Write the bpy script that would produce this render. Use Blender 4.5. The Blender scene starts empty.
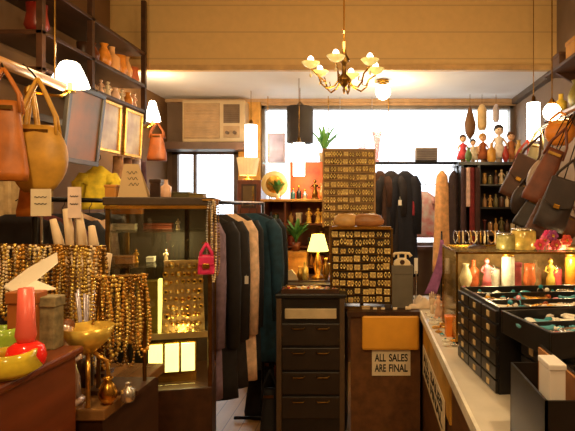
import bpy, math, random
from mathutils import Matrix, Vector
PI = math.pi
SC = bpy.context.scene
COL = SC.collection
rnd = random.Random(7)

# ------------------------------------------------------------------ camera
F, CX, CY, CH = 520.0, 370.0, 206.0, 1.5
cam_d = bpy.data.cameras.new('camera'); cam = bpy.data.objects.new('camera', cam_d); COL.objects.link(cam)
cam.location = (0, 0, CH); cam.rotation_euler = (PI/2, 0, 0)
cam_d.sensor_width = 36; cam_d.lens = 36*F/575
cam_d.shift_x = -(CX-287.5)/575; cam_d.shift_y = (CY-215.5)/575
cam_d.clip_start = .05
SC.camera = cam
# ------------------------------------------------------------------ world, exposure
wd = bpy.data.worlds.new('sky'); SC.world = wd; wd.use_nodes = True
wd.node_tree.nodes['Background'].inputs[0].default_value = (.93, .96, 1, 1)
wd.node_tree.nodes['Background'].inputs[1].default_value = 5.0
SC.view_settings.view_transform = 'Standard'; SC.view_settings.look = 'None'
SC.view_settings.exposure = 0.0; SC.view_settings.gamma = 1
SC.view_settings.use_curve_mapping = False
WARM = (1, .70, .34)
LAMP_GAIN = 1.0

def light(x, y, z, watts, r=.05, col=WARM, parent=None):
    l = bpy.data.lights.new('point_light', 'POINT'); l.energy = watts*LAMP_GAIN; l.shadow_soft_size = r; l.color = col
    o = bpy.data.objects.new('point_light', l); COL.objects.link(o); o.location = (x, y, z)
    if parent: o.parent = parent
    return o
# unseen fill lights added for the foreground, shaped as ceiling globes (built below)
FILL_LAMPS = [(-.75, .75, 2.62, 44), (.75, .95, 2.62, 38), (0, -.7, 2.62, 40)]

# ------------------------------------------------------------------ picture -> place
def W(px, Y): return (px-CX)/F*Y
def H(py, Y): return CH-(py-CY)/F*Y

# ------------------------------------------------------------------ materials
def lin(c):
    return tuple((v/12.92 if v <= .04045 else ((v+.055)/1.055)**2.4) for v in [x/255 for x in c])
MATS = {}
def mat(name, rgb, rough=.55, metal=0, var=.18, scale=12, rgb2=None, emit=0, kind='noise', bump=0, alpha=1):
    if name in MATS: return MATS[name]
    m = bpy.data.materials.new(name); m.use_nodes = True; nt = m.node_tree; N = nt.nodes; L = nt.links
    b = N['Principled BSDF']; c = lin(rgb)
    b.inputs['Roughness'].default_value = rough; b.inputs['Metallic'].default_value = metal
    tc = N.new('ShaderNodeTexCoord')
    if kind == 'wood':
        mp = N.new('ShaderNodeMapping'); mp.inputs['Scale'].default_value = (scale, scale*.12, scale); L.new(tc.outputs['Object'], mp.inputs[0])
        t = N.new('ShaderNodeTexNoise'); t.inputs['Scale'].default_value = 2.2; t.inputs['Detail'].default_value = 6; L.new(mp.outputs[0], t.inputs['Vector'])
        fac = t.outputs['Fac']
    elif kind == 'wave':
        t = N.new('ShaderNodeTexWave'); t.inputs['Scale'].default_value = scale; t.inputs['Distortion'].default_value = 1.5; L.new(tc.outputs['Object'], t.inputs['Vector']); fac = t.outputs['Fac']
    elif kind == 'voronoi':
        t = N.new('ShaderNodeTexVoronoi'); t.inputs['Scale'].default_value = scale; L.new(tc.outputs['Object'], t.inputs['Vector']); fac = t.outputs['Distance']
    else:
        t = N.new('ShaderNodeTexNoise'); t.inputs['Scale'].default_value = scale; t.inputs['Detail'].default_value = 4; L.new(tc.outputs['Object'], t.inputs['Vector']); fac = t.outputs['Fac']
    r = N.new('ShaderNodeValToRGB'); L.new(fac, r.inputs[0])
    r.color_ramp.elements[0].position = .3; r.color_ramp.elements[1].position = .7
    c2 = lin(rgb2) if rgb2 else tuple(min(1, v*(1+var)) for v in c)
    c1 = c if rgb2 else tuple(v*(1-var) for v in c)
    r.color_ramp.elements[0].color = (*c1, 1); r.color_ramp.elements[1].color = (*c2, 1)
    L.new(r.outputs[0], b.inputs['Base Color'])
    if emit:
        L.new(r.outputs[0], b.inputs['Emission Color']); b.inputs['Emission Strength'].default_value = emit
    if bump:
        bp = N.new('ShaderNodeBump'); bp.inputs['Strength'].default_value = bump; bp.inputs['Distance'].default_value = .01
        L.new(fac, bp.inputs['Height']); L.new(bp.outputs[0], b.inputs['Normal'])
    MATS[name] = m; return m
def glass(name, tint=(1, 1, 1), refl=.08, rough=.02):
    if name in MATS: return MATS[name]
    m = bpy.data.materials.new(name); m.use_nodes = True; nt = m.node_tree; N = nt.nodes; L = nt.links
    N.remove(N['Principled BSDF']); out = N['Material Output']
    t = N.new('ShaderNodeBsdfTransparent'); t.inputs[0].default_value = (*tint, 1)
    g = N.new('ShaderNodeBsdfGlossy'); g.inputs['Roughness'].default_value = rough
    mx = N.new('ShaderNodeMixShader')
    lw = N.new('ShaderNodeLayerWeight'); lw.inputs[0].default_value = .25
    mm = N.new('ShaderNodeMath'); mm.operation = 'MULTIPLY_ADD'; mm.inputs[1].default_value = .5; mm.inputs[2].default_value = refl
    L.new(lw.outputs['Fresnel'], mm.inputs[0]); L.new(mm.outputs[0], mx.inputs[0])
    L.new(t.outputs[0], mx.inputs[1]); L.new(g.outputs[0], mx.inputs[2]); L.new(mx.outputs[0], out.inputs[0])
    MATS[name] = m; return m
def planks(name, rgb, w=.12, axis=0, gap=.35, rough=.5, var=.12):
    if name in MATS: return MATS[name]
    m = mat(name, rgb, rough, 0, var, 9, kind='wood'); nt = m.node_tree; N = nt.nodes; L = nt.links
    b = N['Principled BSDF']; src = b.inputs['Base Color'].links[0].from_socket
    tc = N.new('ShaderNodeTexCoord'); s = N.new('ShaderNodeSeparateXYZ'); L.new(tc.outputs['Object'], s.inputs[0])
    d = N.new('ShaderNodeMath'); d.operation = 'DIVIDE'; d.inputs[1].default_value = w; L.new(s.outputs[axis], d.inputs[0])
    f = N.new('ShaderNodeMath'); f.operation = 'FRACT'; L.new(d.outputs[0], f.inputs[0])
    g = N.new('ShaderNodeMath'); g.operation = 'GREATER_THAN'; g.inputs[1].default_value = .05; L.new(f.outputs[0], g.inputs[0])
    mx = N.new('ShaderNodeMix'); mx.data_type = 'RGBA'; L.new(g.outputs[0], mx.inputs[0])
    mx.inputs[6].default_value = (*[v*gap for v in lin(rgb)], 1); L.new(src, mx.inputs[7]); L.new(mx.outputs[2], b.inputs['Base Color'])
    return m

# ------------------------------------------------------------------ mesh builder
class MB:
    def __init__(s): s.v = []; s.f = []; s.M = Matrix.Identity(4)
    def at(s, x=0, y=0, z=0, rx=0, ry=0, rz=0, sc=1):
        s.M = Matrix.Translation((x, y, z)) @ Matrix.Rotation(rz, 4, 'Z') @ Matrix.Rotation(ry, 4, 'Y') @ Matrix.Rotation(rx, 4, 'X') @ Matrix.Scale(sc, 4)
        return s
    def add(s, vs, fs):
        o = len(s.v); s.v += [tuple(s.M @ Vector(p)) for p in vs]; s.f += [tuple(i+o for i in f) for f in fs]; return s
    def box(s, x0, x1, y0, y1, z0, z1):
        vs = [(x, y, z) for z in (z0, z1) for y in (y0, y1) for x in (x0, x1)]
        return s.add(vs, [(0, 2, 3, 1), (4, 5, 7, 6), (0, 1, 5, 4), (2, 6, 7, 3), (0, 4, 6, 2), (1, 3, 7, 5)])
    def cbox(s, x, y, z, sx, sy, sz): return s.box(x-sx/2, x+sx/2, y-sy/2, y+sy/2, z-sz/2, z+sz/2)
    def rings(s, R, caps=True, closed=False):
        n = len(R[0]); vs = [p for r in R for p in r]; fs = []
        m = len(R)
        for i in range(m if closed else m-1):
            j = (i+1) % m
            for k in range(n): fs.append((i*n+k, i*n+(k+1) % n, j*n+(k+1) % n, j*n+k))
        if caps and not closed: fs.append(tuple(range(n))[::-1]); fs.append(tuple((m-1)*n+k for k in range(n)))
        return s.add(vs, fs)
    def lathe(s, prof, n=20, x=0, y=0, z=0, sx=1, sy=1, caps=True):
        return s.rings([[(x+r*sx*math.cos(2*PI*k/n), y+r*sy*math.sin(2*PI*k/n), z+h) for k in range(n)] for r, h in prof], caps)
    def cyl(s, r, h, n=16, x=0, y=0, z=0): return s.lathe([(r, 0), (r, h)], n, x, y, z)
    def sph(s, x, y, z, r, sx=1, sy=1, sz=1, n=10, m=7):
        pr = [(max(1e-4, math.sin(PI*i/m)), -math.cos(PI*i/m)) for i in range(m+1)]
        return s.rings([[(x+r*a*sx*math.cos(2*PI*k/n), y+r*a*sy*math.sin(2*PI*k/n), z+r*h*sz) for k in range(n)] for a, h in pr])
    def tube(s, pts, r, n=8, closed=False):
        P = [Vector(p) for p in pts]; m = len(P); R = []; up = None
        for i in range(m):
            if closed: t = P[(i+1) % m]-P[i-1]
            else: t = P[min(i+1, m-1)]-P[max(i-1, 0)]
            if t.length < 1e-9: t = Vector((0, 0, 1))
            t.normalize()
            if up is None: up = t.orthogonal().normalized()
            up = (up-t*up.dot(t)); up = up.normalized() if up.length > 1e-6 else t.orthogonal().normalized()
            b = t.cross(up); rr = r[i] if isinstance(r, (list, tuple)) else r
            R.append([tuple(P[i]+(up*math.cos(2*PI*k/n)+b*math.sin(2*PI*k/n))*rr) for k in range(n)])
        return s.rings(R, True, closed)
    def prism(s, pts, y0, y1):   # outline in local XZ
        n = len(pts); vs = [(x, y0, z) for x, z in pts]+[(x, y1, z) for x, z in pts]
        return s.add(vs, [tuple(range(n)), tuple(range(2*n-1, n-1, -1))]+[(i, i+n, (i+1) % n+n, (i+1) % n) for i in range(n)])
    def build(s, name, m, parent=None, loc=(0, 0, 0), rz=0, smooth=False, bevel=0):
        me = bpy.data.meshes.new(name); me.from_pydata(s.v, [], s.f); me.validate()
        me.materials.append(m)
        if smooth: me.polygons.foreach_set('use_smooth', [True]*len(me.polygons))
        o = bpy.data.objects.new(name, me); COL.objects.link(o); o.location = loc; o.rotation_euler = (0, 0, rz)
        if parent: o.parent = parent
        if bevel:
            b = o.modifiers.new('bevel', 'BEVEL'); b.width = bevel; b.segments = 2; b.limit_method = 'ANGLE'
        return o
def tag(o, label, cat, group=None, kind=None):
    o['label'] = label; o['category'] = cat
    if group: o['group'] = group
    if kind: o['kind'] = kind
    return o
def thing(name, label, cat, loc, rz=0, group=None, sc=1, rot=None):
    o = bpy.data.objects.new(name, None); COL.objects.link(o); o.location = loc
    o.rotation_euler = rot if rot else (0, 0, rz); o.scale = (sc,)*3; o.empty_display_size = .05
    return tag(o, label, cat, group)
def struct(name, mb, m, parent=None, smooth=False):
    o = mb.build(name, m, parent, smooth=smooth)
    if not parent: o['kind'] = 'structure'
    return o
def dup(root, loc, rz=0, label=None, group=None, sc=None, mats=None, rot=None):
    r = root.copy(); COL.objects.link(r); r.location = loc; r.rotation_euler = rot if rot else (0, 0, rz)
    if label: r['label'] = label
    if group: r['group'] = group
    if sc: r.scale = sc if isinstance(sc, tuple) else (sc,)*3
    def rec(src, dst):
        for ch in list(src.children):
            c = ch.copy(); COL.objects.link(c); c.parent = dst
            if mats and ch.name.split('.')[0] in mats:
                c.data = c.data.copy(); c.data.materials[0] = mats[ch.name.split('.')[0]]
            rec(ch, c)
    rec(root, r)
    if mats and r.type == 'MESH' and 'self' in mats:
        r.data = r.data.copy(); r.data.materials[0] = mats['self']
    return r
def text_mesh(body, w, h, m, parent, loc, rot, name='lettering', thick=.0006):
    cu = bpy.data.curves.new('lettering', 'FONT'); cu.body = body; cu.size = 1; cu.align_x = 'CENTER'; cu.align_y = 'CENTER'; cu.extrude = .01; cu.offset = .025
    t = bpy.data.objects.new('tmp', cu); COL.objects.link(t)
    bpy.context.view_layer.update()
    me = bpy.data.meshes.new_from_object(t.evaluated_get(bpy.context.evaluated_depsgraph_get()))
    bpy.data.objects.remove(t)
    xs = [v.co.x for v in me.vertices]; ys = [v.co.y for v in me.vertices]
    cx, cy = (max(xs)+min(xs))/2, (max(ys)+min(ys))/2; kx = w/(max(xs)-min(xs)); ky = h/(max(ys)-min(ys))
    for v in me.vertices: v.co = ((v.co.x-cx)*kx, (v.co.y-cy)*ky, v.co.z*thick/.01)
    me.materials.clear(); me.materials.append(m)
    o = bpy.data.objects.new(name, me); COL.objects.link(o); o.parent = parent; o.location = loc; o.rotation_euler = rot
    return o

# palette
blackp = mat('black_paint', (26, 22, 20), .35, 0, .3)
blackm = mat('black_metal', (30, 27, 25), .3, .7)
brass = mat('brass', (200, 150, 60), .25, 1, .2, 30)
dbrass = mat('dark_brass', (120, 88, 40), .35, 1, .3, 30)
gold = mat('gold', (226, 172, 78), .28, .9, .35, 60)
silver = mat('silver', (210, 205, 195), .25, .9, .2, 40)
chrome = mat('chrome', (215, 215, 215), .15, 1, .05)
darkwood = mat('dark_wood', (62, 36, 20), .4, 0, .4, 10, kind='wood')
redwood = mat('red_wood', (112, 54, 26), .35, 0, .3, 10, kind='wood')
honey = mat('honey_wood', (196, 140, 70), .4, 0, .25, 10, kind='wood')
cream = mat('cream', (232, 212, 172), .6)
white = mat('white_paint', (238, 234, 226), .5, 0, .06)
paper = mat('paper', (225, 208, 175), .8, 0, .08)
ink = mat('black_ink', (25, 20, 20), .7)
pane_glass = glass('pane_glass', (.97, .99, .98), .03)
case_glass = glass('case_glass', (.95, .96, .92), .04)
green = mat('leaf_green', (70, 120, 55), .5, 0, .4, 30)
red = mat('red_lacquer', (200, 50, 28), .4, 0, .25)
orange = mat('orange_lacquer', (220, 120, 40), .4, 0, .25)
glow = mat('lit_shade', (255, 232, 190), .6, 0, .04, emit=3.0)
glow_hot = mat('lit_glass', (255, 244, 222), .6, 0, .02, emit=7)
cloth = {}
def fab(name, rgb, **k):
    k.setdefault('var', .25); k.setdefault('scale', 25); return mat('fabric_'+name, rgb, .85, **k)

# ------------------------------------------------------------------ structure
XL, XR, YB = -1.95, 1.4, 5.0
ZC, ZR, YBK = 3.08, 2.52, 3.9
struct('floor', MB().box(XL-.1, XR+.1, -2, YB+.12, -.08, 0), planks('floor_boards', (176, 128, 72), .11, 0, .35))
struct('wall_left', MB().box(XL-.1, XL, -2, YB+.12, 0, ZC), mat('amber_wall', (118, 84, 48), .8, 0, .12, 4))
struct('wall_right', MB().box(XR, XR+.1, -2, YB+.12, 0, ZC), mat('right_wall', (128, 108, 92), .8, 0, .12, 4))
struct('wall_rear', MB().box(XL-.1, XR+.1, -2.1, -2, 0, ZC), MATS['amber_wall'])
struct('ceiling', MB().box(XL-.1, XR+.1, -2.1, YBK+.02, ZC, ZC+.1), mat('ceiling_paint', (206, 178, 132), .8, 0, .06, 3))
# storefront wall with openings
bw = MB()
dx0, dx1, dzt = -1.90, W(239, YB), H(148, YB)
wx0, wx1, wz0, wz1 = W(262, YB), W(513, YB), 1.12, H(106, YB)
bw.box(XL, dx0, YB, YB+.12, 0, ZR); bw.box(dx0, dx1, YB, YB+.12, dzt, ZR); bw.box(dx1, wx0, YB, YB+.12, 0, ZR)
bw.box(wx0, wx1, YB, YB+.12, wz1, ZR); bw.box(wx0, wx1, YB, YB+.12, 0, wz0); bw.box(wx1, XR, YB, YB+.12, 0, ZR)
struct('wall_back', bw, mat('storefront_wall', (122, 98, 78), .8, 0, .12, 5))
struct('ceiling_alcove', MB().box(XL, XR, YBK+.05, YB+.12, ZR, ZR+.08), mat('alcove_ceiling', (226, 223, 224), .8, 0, .05, 2))
bk = planks('bulkhead_boards', (205, 168, 108), .2, 2, .78, var=.04)
struct('wall_bulkhead', MB().box(XL, XR, YBK, YBK+.05, ZR, ZC), bk)
struct('trim_1', MB().box(XL, XR, YBK-.018, YBK, ZR-.004, ZR+.035), mat('trim_tan', (188, 150, 96), .6))
struct('trim_2', MB().box(wx0-.02, wx1+.02, YB-.03, YB, wz1, wz1+.035).box(XL, XR, YB-.05, YB, ZR-.03, ZR), mat('header_wood', (186, 150, 112), .5, 0, .15, 6, kind='wood'))
struct('trim_3', MB().box(XR-.05, XR, 2.0, YB-.05, ZR-.05, ZR+.02), mat('dark_trim', (84, 70, 60), .5))
struct('baseboard_right', MB().box(XR-.015, XR, -2, YB, 0, .1), darkwood)
struct('baseboard_left', MB().box(XL, XL+.015, -2, YB, 0, .1), darkwood)
struct('trim_4', MB().box(dx1+.005, wx0-.005, YB-.05, YB, 0, ZR-.03), mat('gold_post', (206, 150, 66), .5, 0, .25, 6, kind='wood'))
wf = struct('window_1', MB().box(wx0, wx0+.03, YB-.01, YB+.09, wz0, wz1).box(wx1-.03, wx1, YB-.01, YB+.09, wz0, wz1).box(wx0, wx1, YB-.01, YB+.09, wz0, wz0+.03).box(wx0, wx1, YB-.01, YB+.09, wz1-.03, wz1), mat('frame_grey', (120, 110, 100), .4, .4))
struct('pane', MB().box(wx0+.03, wx1-.03, YB+.04, YB+.048, wz0+.03, wz1-.03), pane_glass, wf)
struct('window_sill', MB().box(wx0, wx1, YB-.13, YB, wz0-.03, wz0), mat('mauve_sill', (120, 86, 76), .5), wf)
dr = struct('door_1', MB().box(dx0, dx0+.05, YB-.005, YB+.05, 0, dzt-.01).box(dx1-.05, dx1, YB-.005, YB+.05, 0, dzt-.01).box(dx0, dx1, YB-.005, YB+.05, dzt-.06, dzt-.01).box(dx0, dx1, YB-.005, YB+.05, 0, .3).box(dx0+.2, dx0+.225, YB+.0, YB+.04, .3, dzt-.06), mat('door_paint', (96, 76, 62), .5))
struct('pane', MB().box(dx0+.05, dx1-.05, YB+.02, YB+.028, .3, dzt-.06), pane_glass, dr)
struct('door_handle', MB().tube([(dx1-.03, YB-.005, 1.0), (dx1-.03, YB-.05, 1.02), (dx1-.03, YB-.05, 1.2), (dx1-.03, YB-.005, 1.22)], .008), brass, dr)
# street outside
struct('ground_street', MB().box(-30, 30, YB+.12, 40, -.2, -.08), mat('pavement', (190, 188, 184), .9, 0, .08, 1))
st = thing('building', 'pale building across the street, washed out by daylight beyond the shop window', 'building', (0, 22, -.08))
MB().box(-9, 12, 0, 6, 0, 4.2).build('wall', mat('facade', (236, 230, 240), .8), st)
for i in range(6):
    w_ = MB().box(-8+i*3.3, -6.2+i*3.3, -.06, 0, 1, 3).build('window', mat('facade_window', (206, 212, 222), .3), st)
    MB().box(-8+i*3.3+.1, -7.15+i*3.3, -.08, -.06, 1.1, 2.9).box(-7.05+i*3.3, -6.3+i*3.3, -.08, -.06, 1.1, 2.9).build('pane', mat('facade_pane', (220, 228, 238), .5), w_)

# ------------------------------------------------------------------ globe pendants; the first three are added fill lights out of view
def globe_pendant(x, y, z, zc, r, label, watts=0, m=glow_hot, group=None):
    t = thing('pendant_lamp', label, 'lamp', (x, y, z), group=group)
    MB().sph(0, 0, 0, r, n=16, m=10).build('globe', m, t, smooth=True)
    MB().lathe([(r*.45, r*.86), (r*.5, r*1.0), (r*.25, r*1.35), (.004, r*1.6)], 14).build('fitter', brass, t, smooth=True)
    MB().tube([(0, 0, r*1.5), (0, 0, zc-z)], .004).build('cord', dbrass, t)
    MB().lathe([(.05, -.025), (.045, 0)], 14, 0, 0, zc-z).build('ceiling_rose', brass, t, smooth=True)
    if watts: light(0, 0, -r-.04, watts, .05, parent=t)
    return t
for i, (x, y, z, w_) in enumerate(FILL_LAMPS):
    globe_pendant(x, y, z, ZC, .09, ['unseen globe lamp added as fill light above the left counter', 'unseen globe lamp added as fill light above the right counter', 'unseen globe lamp added as fill light at the rear of the shop'][i], w_)
# ================================================================== LARGE FURNITURE
# --- air conditioner above the door
t = thing('air_conditioner', 'beige window air conditioner in the wall above the bright glass door', 'air conditioner', (W(182, 4.8), 4.8, H(142, 4.8)))
aw, ah = W(245, 4.8)-W(182, 4.8), H(100, 4.8)-H(142, 4.8)
acm = mat('ac_beige', (196, 170, 130), .5, 0, .06)
MB().box(0, aw, 0, .2, 0, ah).build('casing', acm, t, bevel=.012)
b = MB()
b.box(.02, aw*.6, -.008, 0, .03, ah-.03)
for i in range(13): b.at(0, 0, 0); z = .04+i*(ah-.09)/12; b.box(.025, aw*.6-.005, -.02, -.006, z, z+.012)
b.build('louver_grille', mat('ac_louver', (176, 142, 100), .5), t)
b = MB().box(aw*.66, aw-.05, -.006, 0, ah*.45, ah-.04)
for i in range(8): z = ah*.48+i*.018; b.box(aw*.67, aw-.055, -.016, -.004, z, z+.008)
b.build('air_outlet', mat('ac_outlet', (110, 84, 58), .5), t)
pn = MB().box(aw*.66, aw-.05, -.006, 0, .04, ah*.38).build('control_panel', mat('ac_panel', (170, 136, 96), .5), t)
for dx in (.72, .84): MB().at(aw*dx, -.006, ah*.22, rx=PI/2).cyl(.016, .018, 12).build('knob', mat('ac_knob', (90, 66, 46), .4), pn)
sh = MB().box(XL, W(250, 4.8), 4.72, 5.0, H(150, 4.8), H(143, 4.8)).build('wall_shelf', mat('shelf_brown', (96, 70, 56), .5)); tag(sh, 'dark brown shelf board under the beige air conditioner', 'shelf')

# --- counter (L shaped) with white glass top
CZ = .85
t = thing('shop_counter', 'wooden L-shaped shop counter with yellow padded front and white edged top', 'counter', (0, 0, 0))
cw = mat('counter_wood', (100, 64, 34), .45, 0, .3, 10, kind='wood')
b = MB().box(-.12, .31, 3.22, 3.75, 0, CZ-.03).box(.33, XR-.03, 1.12, 3.75, 0, CZ-.03)
b.build('base', cw, t)
MB().box(-.14, .31, 3.19, 3.77, CZ-.03, CZ).build('worktop', darkwood, t)
MB().box(.31, XR-.02, 1.1, 3.77, CZ-.03, CZ).build('glass_top', mat('white_top', (222, 214, 200), .15, 0, .06), t)
MB().box(.306, .318, 1.1, 3.2, CZ-.035, CZ+.006).build('edge_strip', mat('white_edge', (240, 232, 215), .3), t)
MB().box(W(362, 3.2), W(419, 3.2), 3.185, 3.22, H(350, 3.2), H(315, 3.2)).build('padded_panel', mat('yellow_pad', (226, 160, 48), .5, 0, .12, 6), t, bevel=.014)
MB().box(.322, .33, 2.1, 3.15, H(350, 3.2), CZ-.05).build('side_panel', mat('ochre_panel', (196, 146, 60), .4, 0, .3, 5), t)
def sign(label, x0, x1, z0, z1, y, rz=0, pos=None, wide=None, txt='ALL SALES\nARE FINAL'):
    w_, h_ = (wide or x1-x0), z1-z0
    s = thing('paper_sign', label, 'sign', pos or ((x0+x1)/2, y, z0), rz)
    MB().box(-w_/2, w_/2, -.002, .001, 0, h_).build('sheet', paper, s)
    for q, line in enumerate(txt.split('\n')):
        ws_ = line.split(); tot = sum(len(k) for k in ws_)+.8*(len(ws_)-1); a = -w_*.43
        for k in ws_:
            l = w_*.86*len(k)/tot; text_mesh(k, l, h_*.3, ink, s, (a+l/2, -.0028, h_*(.7-.4*q)), (PI/2, 0, 0)); a += l+w_*.86*.8/tot
sign('white sign with hand-lettered ALL SALES ARE FINAL under the yellow counter panel', W(372, 3.17), W(411, 3.17), H(378, 3.17), H(352, 3.17), 3.17+.046)
sign('white sign on the side of the counter facing the aisle, beside the brown corner', 0, 0, .52, .69, 0, rz=-PI/2, pos=(.318, 2.66, .50), wide=.9)

# --- black sideboard in the middle
t = thing('sideboard', 'black chest of drawers with one pale drawer strip in the middle of the shop', 'cabinet', (W(278, 3.25), 3.2, 0))
sw = W(346, 3.2)-W(278, 3.2)
MB().box(0, sw, .02, .5, 0, .93).build('body', blackp, t, bevel=.006)
MB().box(-.01, sw+.01, 0, .52, .93, .955).build('top', blackp, t, bevel=.004)
z0, z1 = H(319, 3.2), H(309, 3.2)
MB().box(.05, sw-.05, .0, .02, z0, z1).build('pale_drawer', mat('pale_drawer', (196, 176, 140), .4, 0, .2, 8), t, bevel=.004)
for i in range(4):
    za = z0-.015-(i+1)*.15
    d_ = MB().box(.03, sw-.03, .004, .02, za, za+.135).build('drawer', mat('black_drawer', (40, 31, 24), .4), t, bevel=.004)
    for dx in (.32, .68): MB().tube([(sw*dx-.04, .002, za+.11), (sw*dx-.03, -.012, za+.105), (sw*dx+.03, -.012, za+.105), (sw*dx+.04, .002, za+.11)], .004).build('handle', dbrass, d_)
MB().box(.0, .03, -.004, .02, 0, .93).box(sw-.03, sw, -.004, .02, 0, .93).build('corner_post', mat('post_brown', (84, 66, 48), .4), t)

# --- wooden hutch behind
HY = 4.2
hx0, hx1, hz = W(262, HY), W(332, HY), H(199, HY)
t = thing('open_shelf_cabinet', 'red-brown wooden cabinet with open compartments of small goods behind the black chest of drawers', 'cabinet', (hx0, HY, 0))
hw = hx1-hx0
b = MB()
b.box(-.01, hw+.01, -.02, .32, hz-.022, hz); b.build('top', honey, t, bevel=.004)
b = MB().box(0, .022, 0, .3, 0, hz-.022).box(hw-.022, hw, 0, .3, 0, hz-.022).box(.18, .195, 0, .3, .7, hz-.022)
b.build('side_panel', redwood, t)
MB().box(0, hw, .3, .315, 0, hz-.022).build('back_panel', mat('hutch_back', (150, 78, 34), .5, 0, .3, 8, kind='wood'), t)
for z in (.72, 1.0, 1.16, 1.345): MB().box(.022, hw-.022, 0.005, .3, z, z+.015).build('shelf', redwood, t)
d_ = MB().box(.022, hw-.022, 0, .02, .02, .7).build('lower_door', redwood, t); MB().sph(hw*.5, -.012, .5, .012).build('knob', brass, d_)
# --- narrow mirror stand by the door
x0, x1 = W(237, 4.5), W(261, 4.5)
t = thing('mirror_cabinet', 'narrow red-brown cabinet with a small pale mirror beside the glass door', 'cabinet', (x0, 4.5, 0))
w_ = x1-x0
MB().box(0, w_, 0, .2, 0, H(180, 4.5)).build('body', redwood, t, bevel=.004)
fr = MB().box(.04, w_-.04, -.012, 0, H(208, 4.5), H(184, 4.5)).build('mirror_frame', darkwood, t)
MB().box(.055, w_-.055, -.016, -.01, H(206, 4.5), H(186, 4.5)).build('mirror_glass', mat('mirror', (200, 214, 225), .03, 1, .02), fr)

# --- tall glass cabinet on the left
GY = 2.2
gx0, gx1, gz = W(105, GY), W(214, GY), H(197, GY)
gd = .42; GR = math.radians(14); _c, _s = math.cos(GR), math.sin(GR)
def glx(px, dy): k = (px-CX)/F; return (k*GY+k*dy*_c-gx0+dy*_s)/(_c-k*_s)
def gworld(lx, dy): return gx0+lx*_c-dy*_s, GY+lx*_s+dy*_c
gw = glx(212, 0)
t = thing('glass_cabinet', 'tall dark-framed glass display cabinet full of jewellery at the left of the aisle', 'display cabinet', (gx0, GY, 0), GR)
b = MB()
for x in (0, gw-.018):
    for y in (0, gd-.018): MB().box(x, x+.018, y, y+.018, .7, gz-.035).build('frame_post', dbrass, t, bevel=.003)

MB().box(-.008, gw+.012, -.01, gd+.01, gz-.035, gz).build('top', mat('cabinet_top', (70, 54, 38), .35, 0, .2, 8, kind='wood'), t, bevel=.004)
MB().box(.0, gw, -.012, -.002, gz-.05, gz-.036).build('top_rail', brass, t)
MB().box(0, gw, 0, gd, 0, .7).build('plinth', darkwood, t, bevel=.004)
MB().box(.018, gw-.018, gd-.012, gd-.004, .7, gz-.035).build('back_panel', mat('cab_back', (48, 38, 24), .5, 0, .4, 9), t)
for z in (H(338, GY), H(268, GY), H(232, GY)): MB().box(.018, gw-.018, .02, gd-.02, z-.006, z).build('glass_shelf', case_glass, t)
MB().box(.018, gw-.018, .0, .012, H(343, GY), H(337, GY)).build('shelf_rail', mat('rail_gold', (206, 184, 120), .3, .6), t)
MB().box(.018, gw-.018, .004, .008, .72, gz-.05).build('front_pane', case_glass, t)
MB().box(.004, .008, .018, gd-.018, .72, gz-.05).build('side_pane', case_glass, t)
MB().box(gw-.008, gw-.004, .018, gd-.018, .72, gz-.05).build('side_pane', case_glass, t)
light(.23, .2, H(250, GY), 1.6, .02, (1, .75, .3), t)  # added point light with no fixture, brightens the upper goods
light(.3, .1, H(345, GY), 1.5, .02, (1, .85, .4), t)  # added low at the front to brighten the jewellery stand
GT = t
def case(px0, px1, py0, py1, dy):
    a, b_ = glx(px0, dy), glx(px1, dy); X, Y = gworld((a+b_)/2, dy)
    return a, b_, H(py1, Y), H(py0, Y)
# light box low in the case
x0, x1, z0, z1 = case(147, 196, 343, 372, .1)
t = thing('light_box', 'glowing yellow-white light box low in the tall glass cabinet', 'lamp', (*gworld(x0, .1), z0), GR)
MB().box(0, x1-x0, .01, .06, -.07, z1-z0).build('housing', brass, t)
for i in range(3):
    a = i*(x1-x0)/3
    MB().box(a+.006, a+(x1-x0)/3-.006, 0, .01, 0, z1-z0-.006).build('lit_panel', mat('lit_yellow', (255, 238, 140), .6, 0, .08, 6, emit=2.6), t)
# tilted golden box; a glowing strip stands in for the reflection on its edge
x0, x1, z0, z1 = case(136, 158, 281, 337, .13)
t = thing('display_box', 'olive-gold upright box with a painted reflection on its edge inside the tall glass cabinet', 'box', (*gworld(x0, .13), z0), GR)
MB().box(0, x1-x0, 0, .05, 0.003, z1-z0).build('box_body', mat('olive_gold', (128, 104, 30), .35, .4, .3, 9), t, bevel=.003)
MB().box(x1-x0, x1-x0+.012, 0, .05, .003, z1-z0+.004).build('painted_reflection', mat('painted_reflection', (255, 232, 120), .6, 0, .1, emit=2.2), t)
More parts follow.
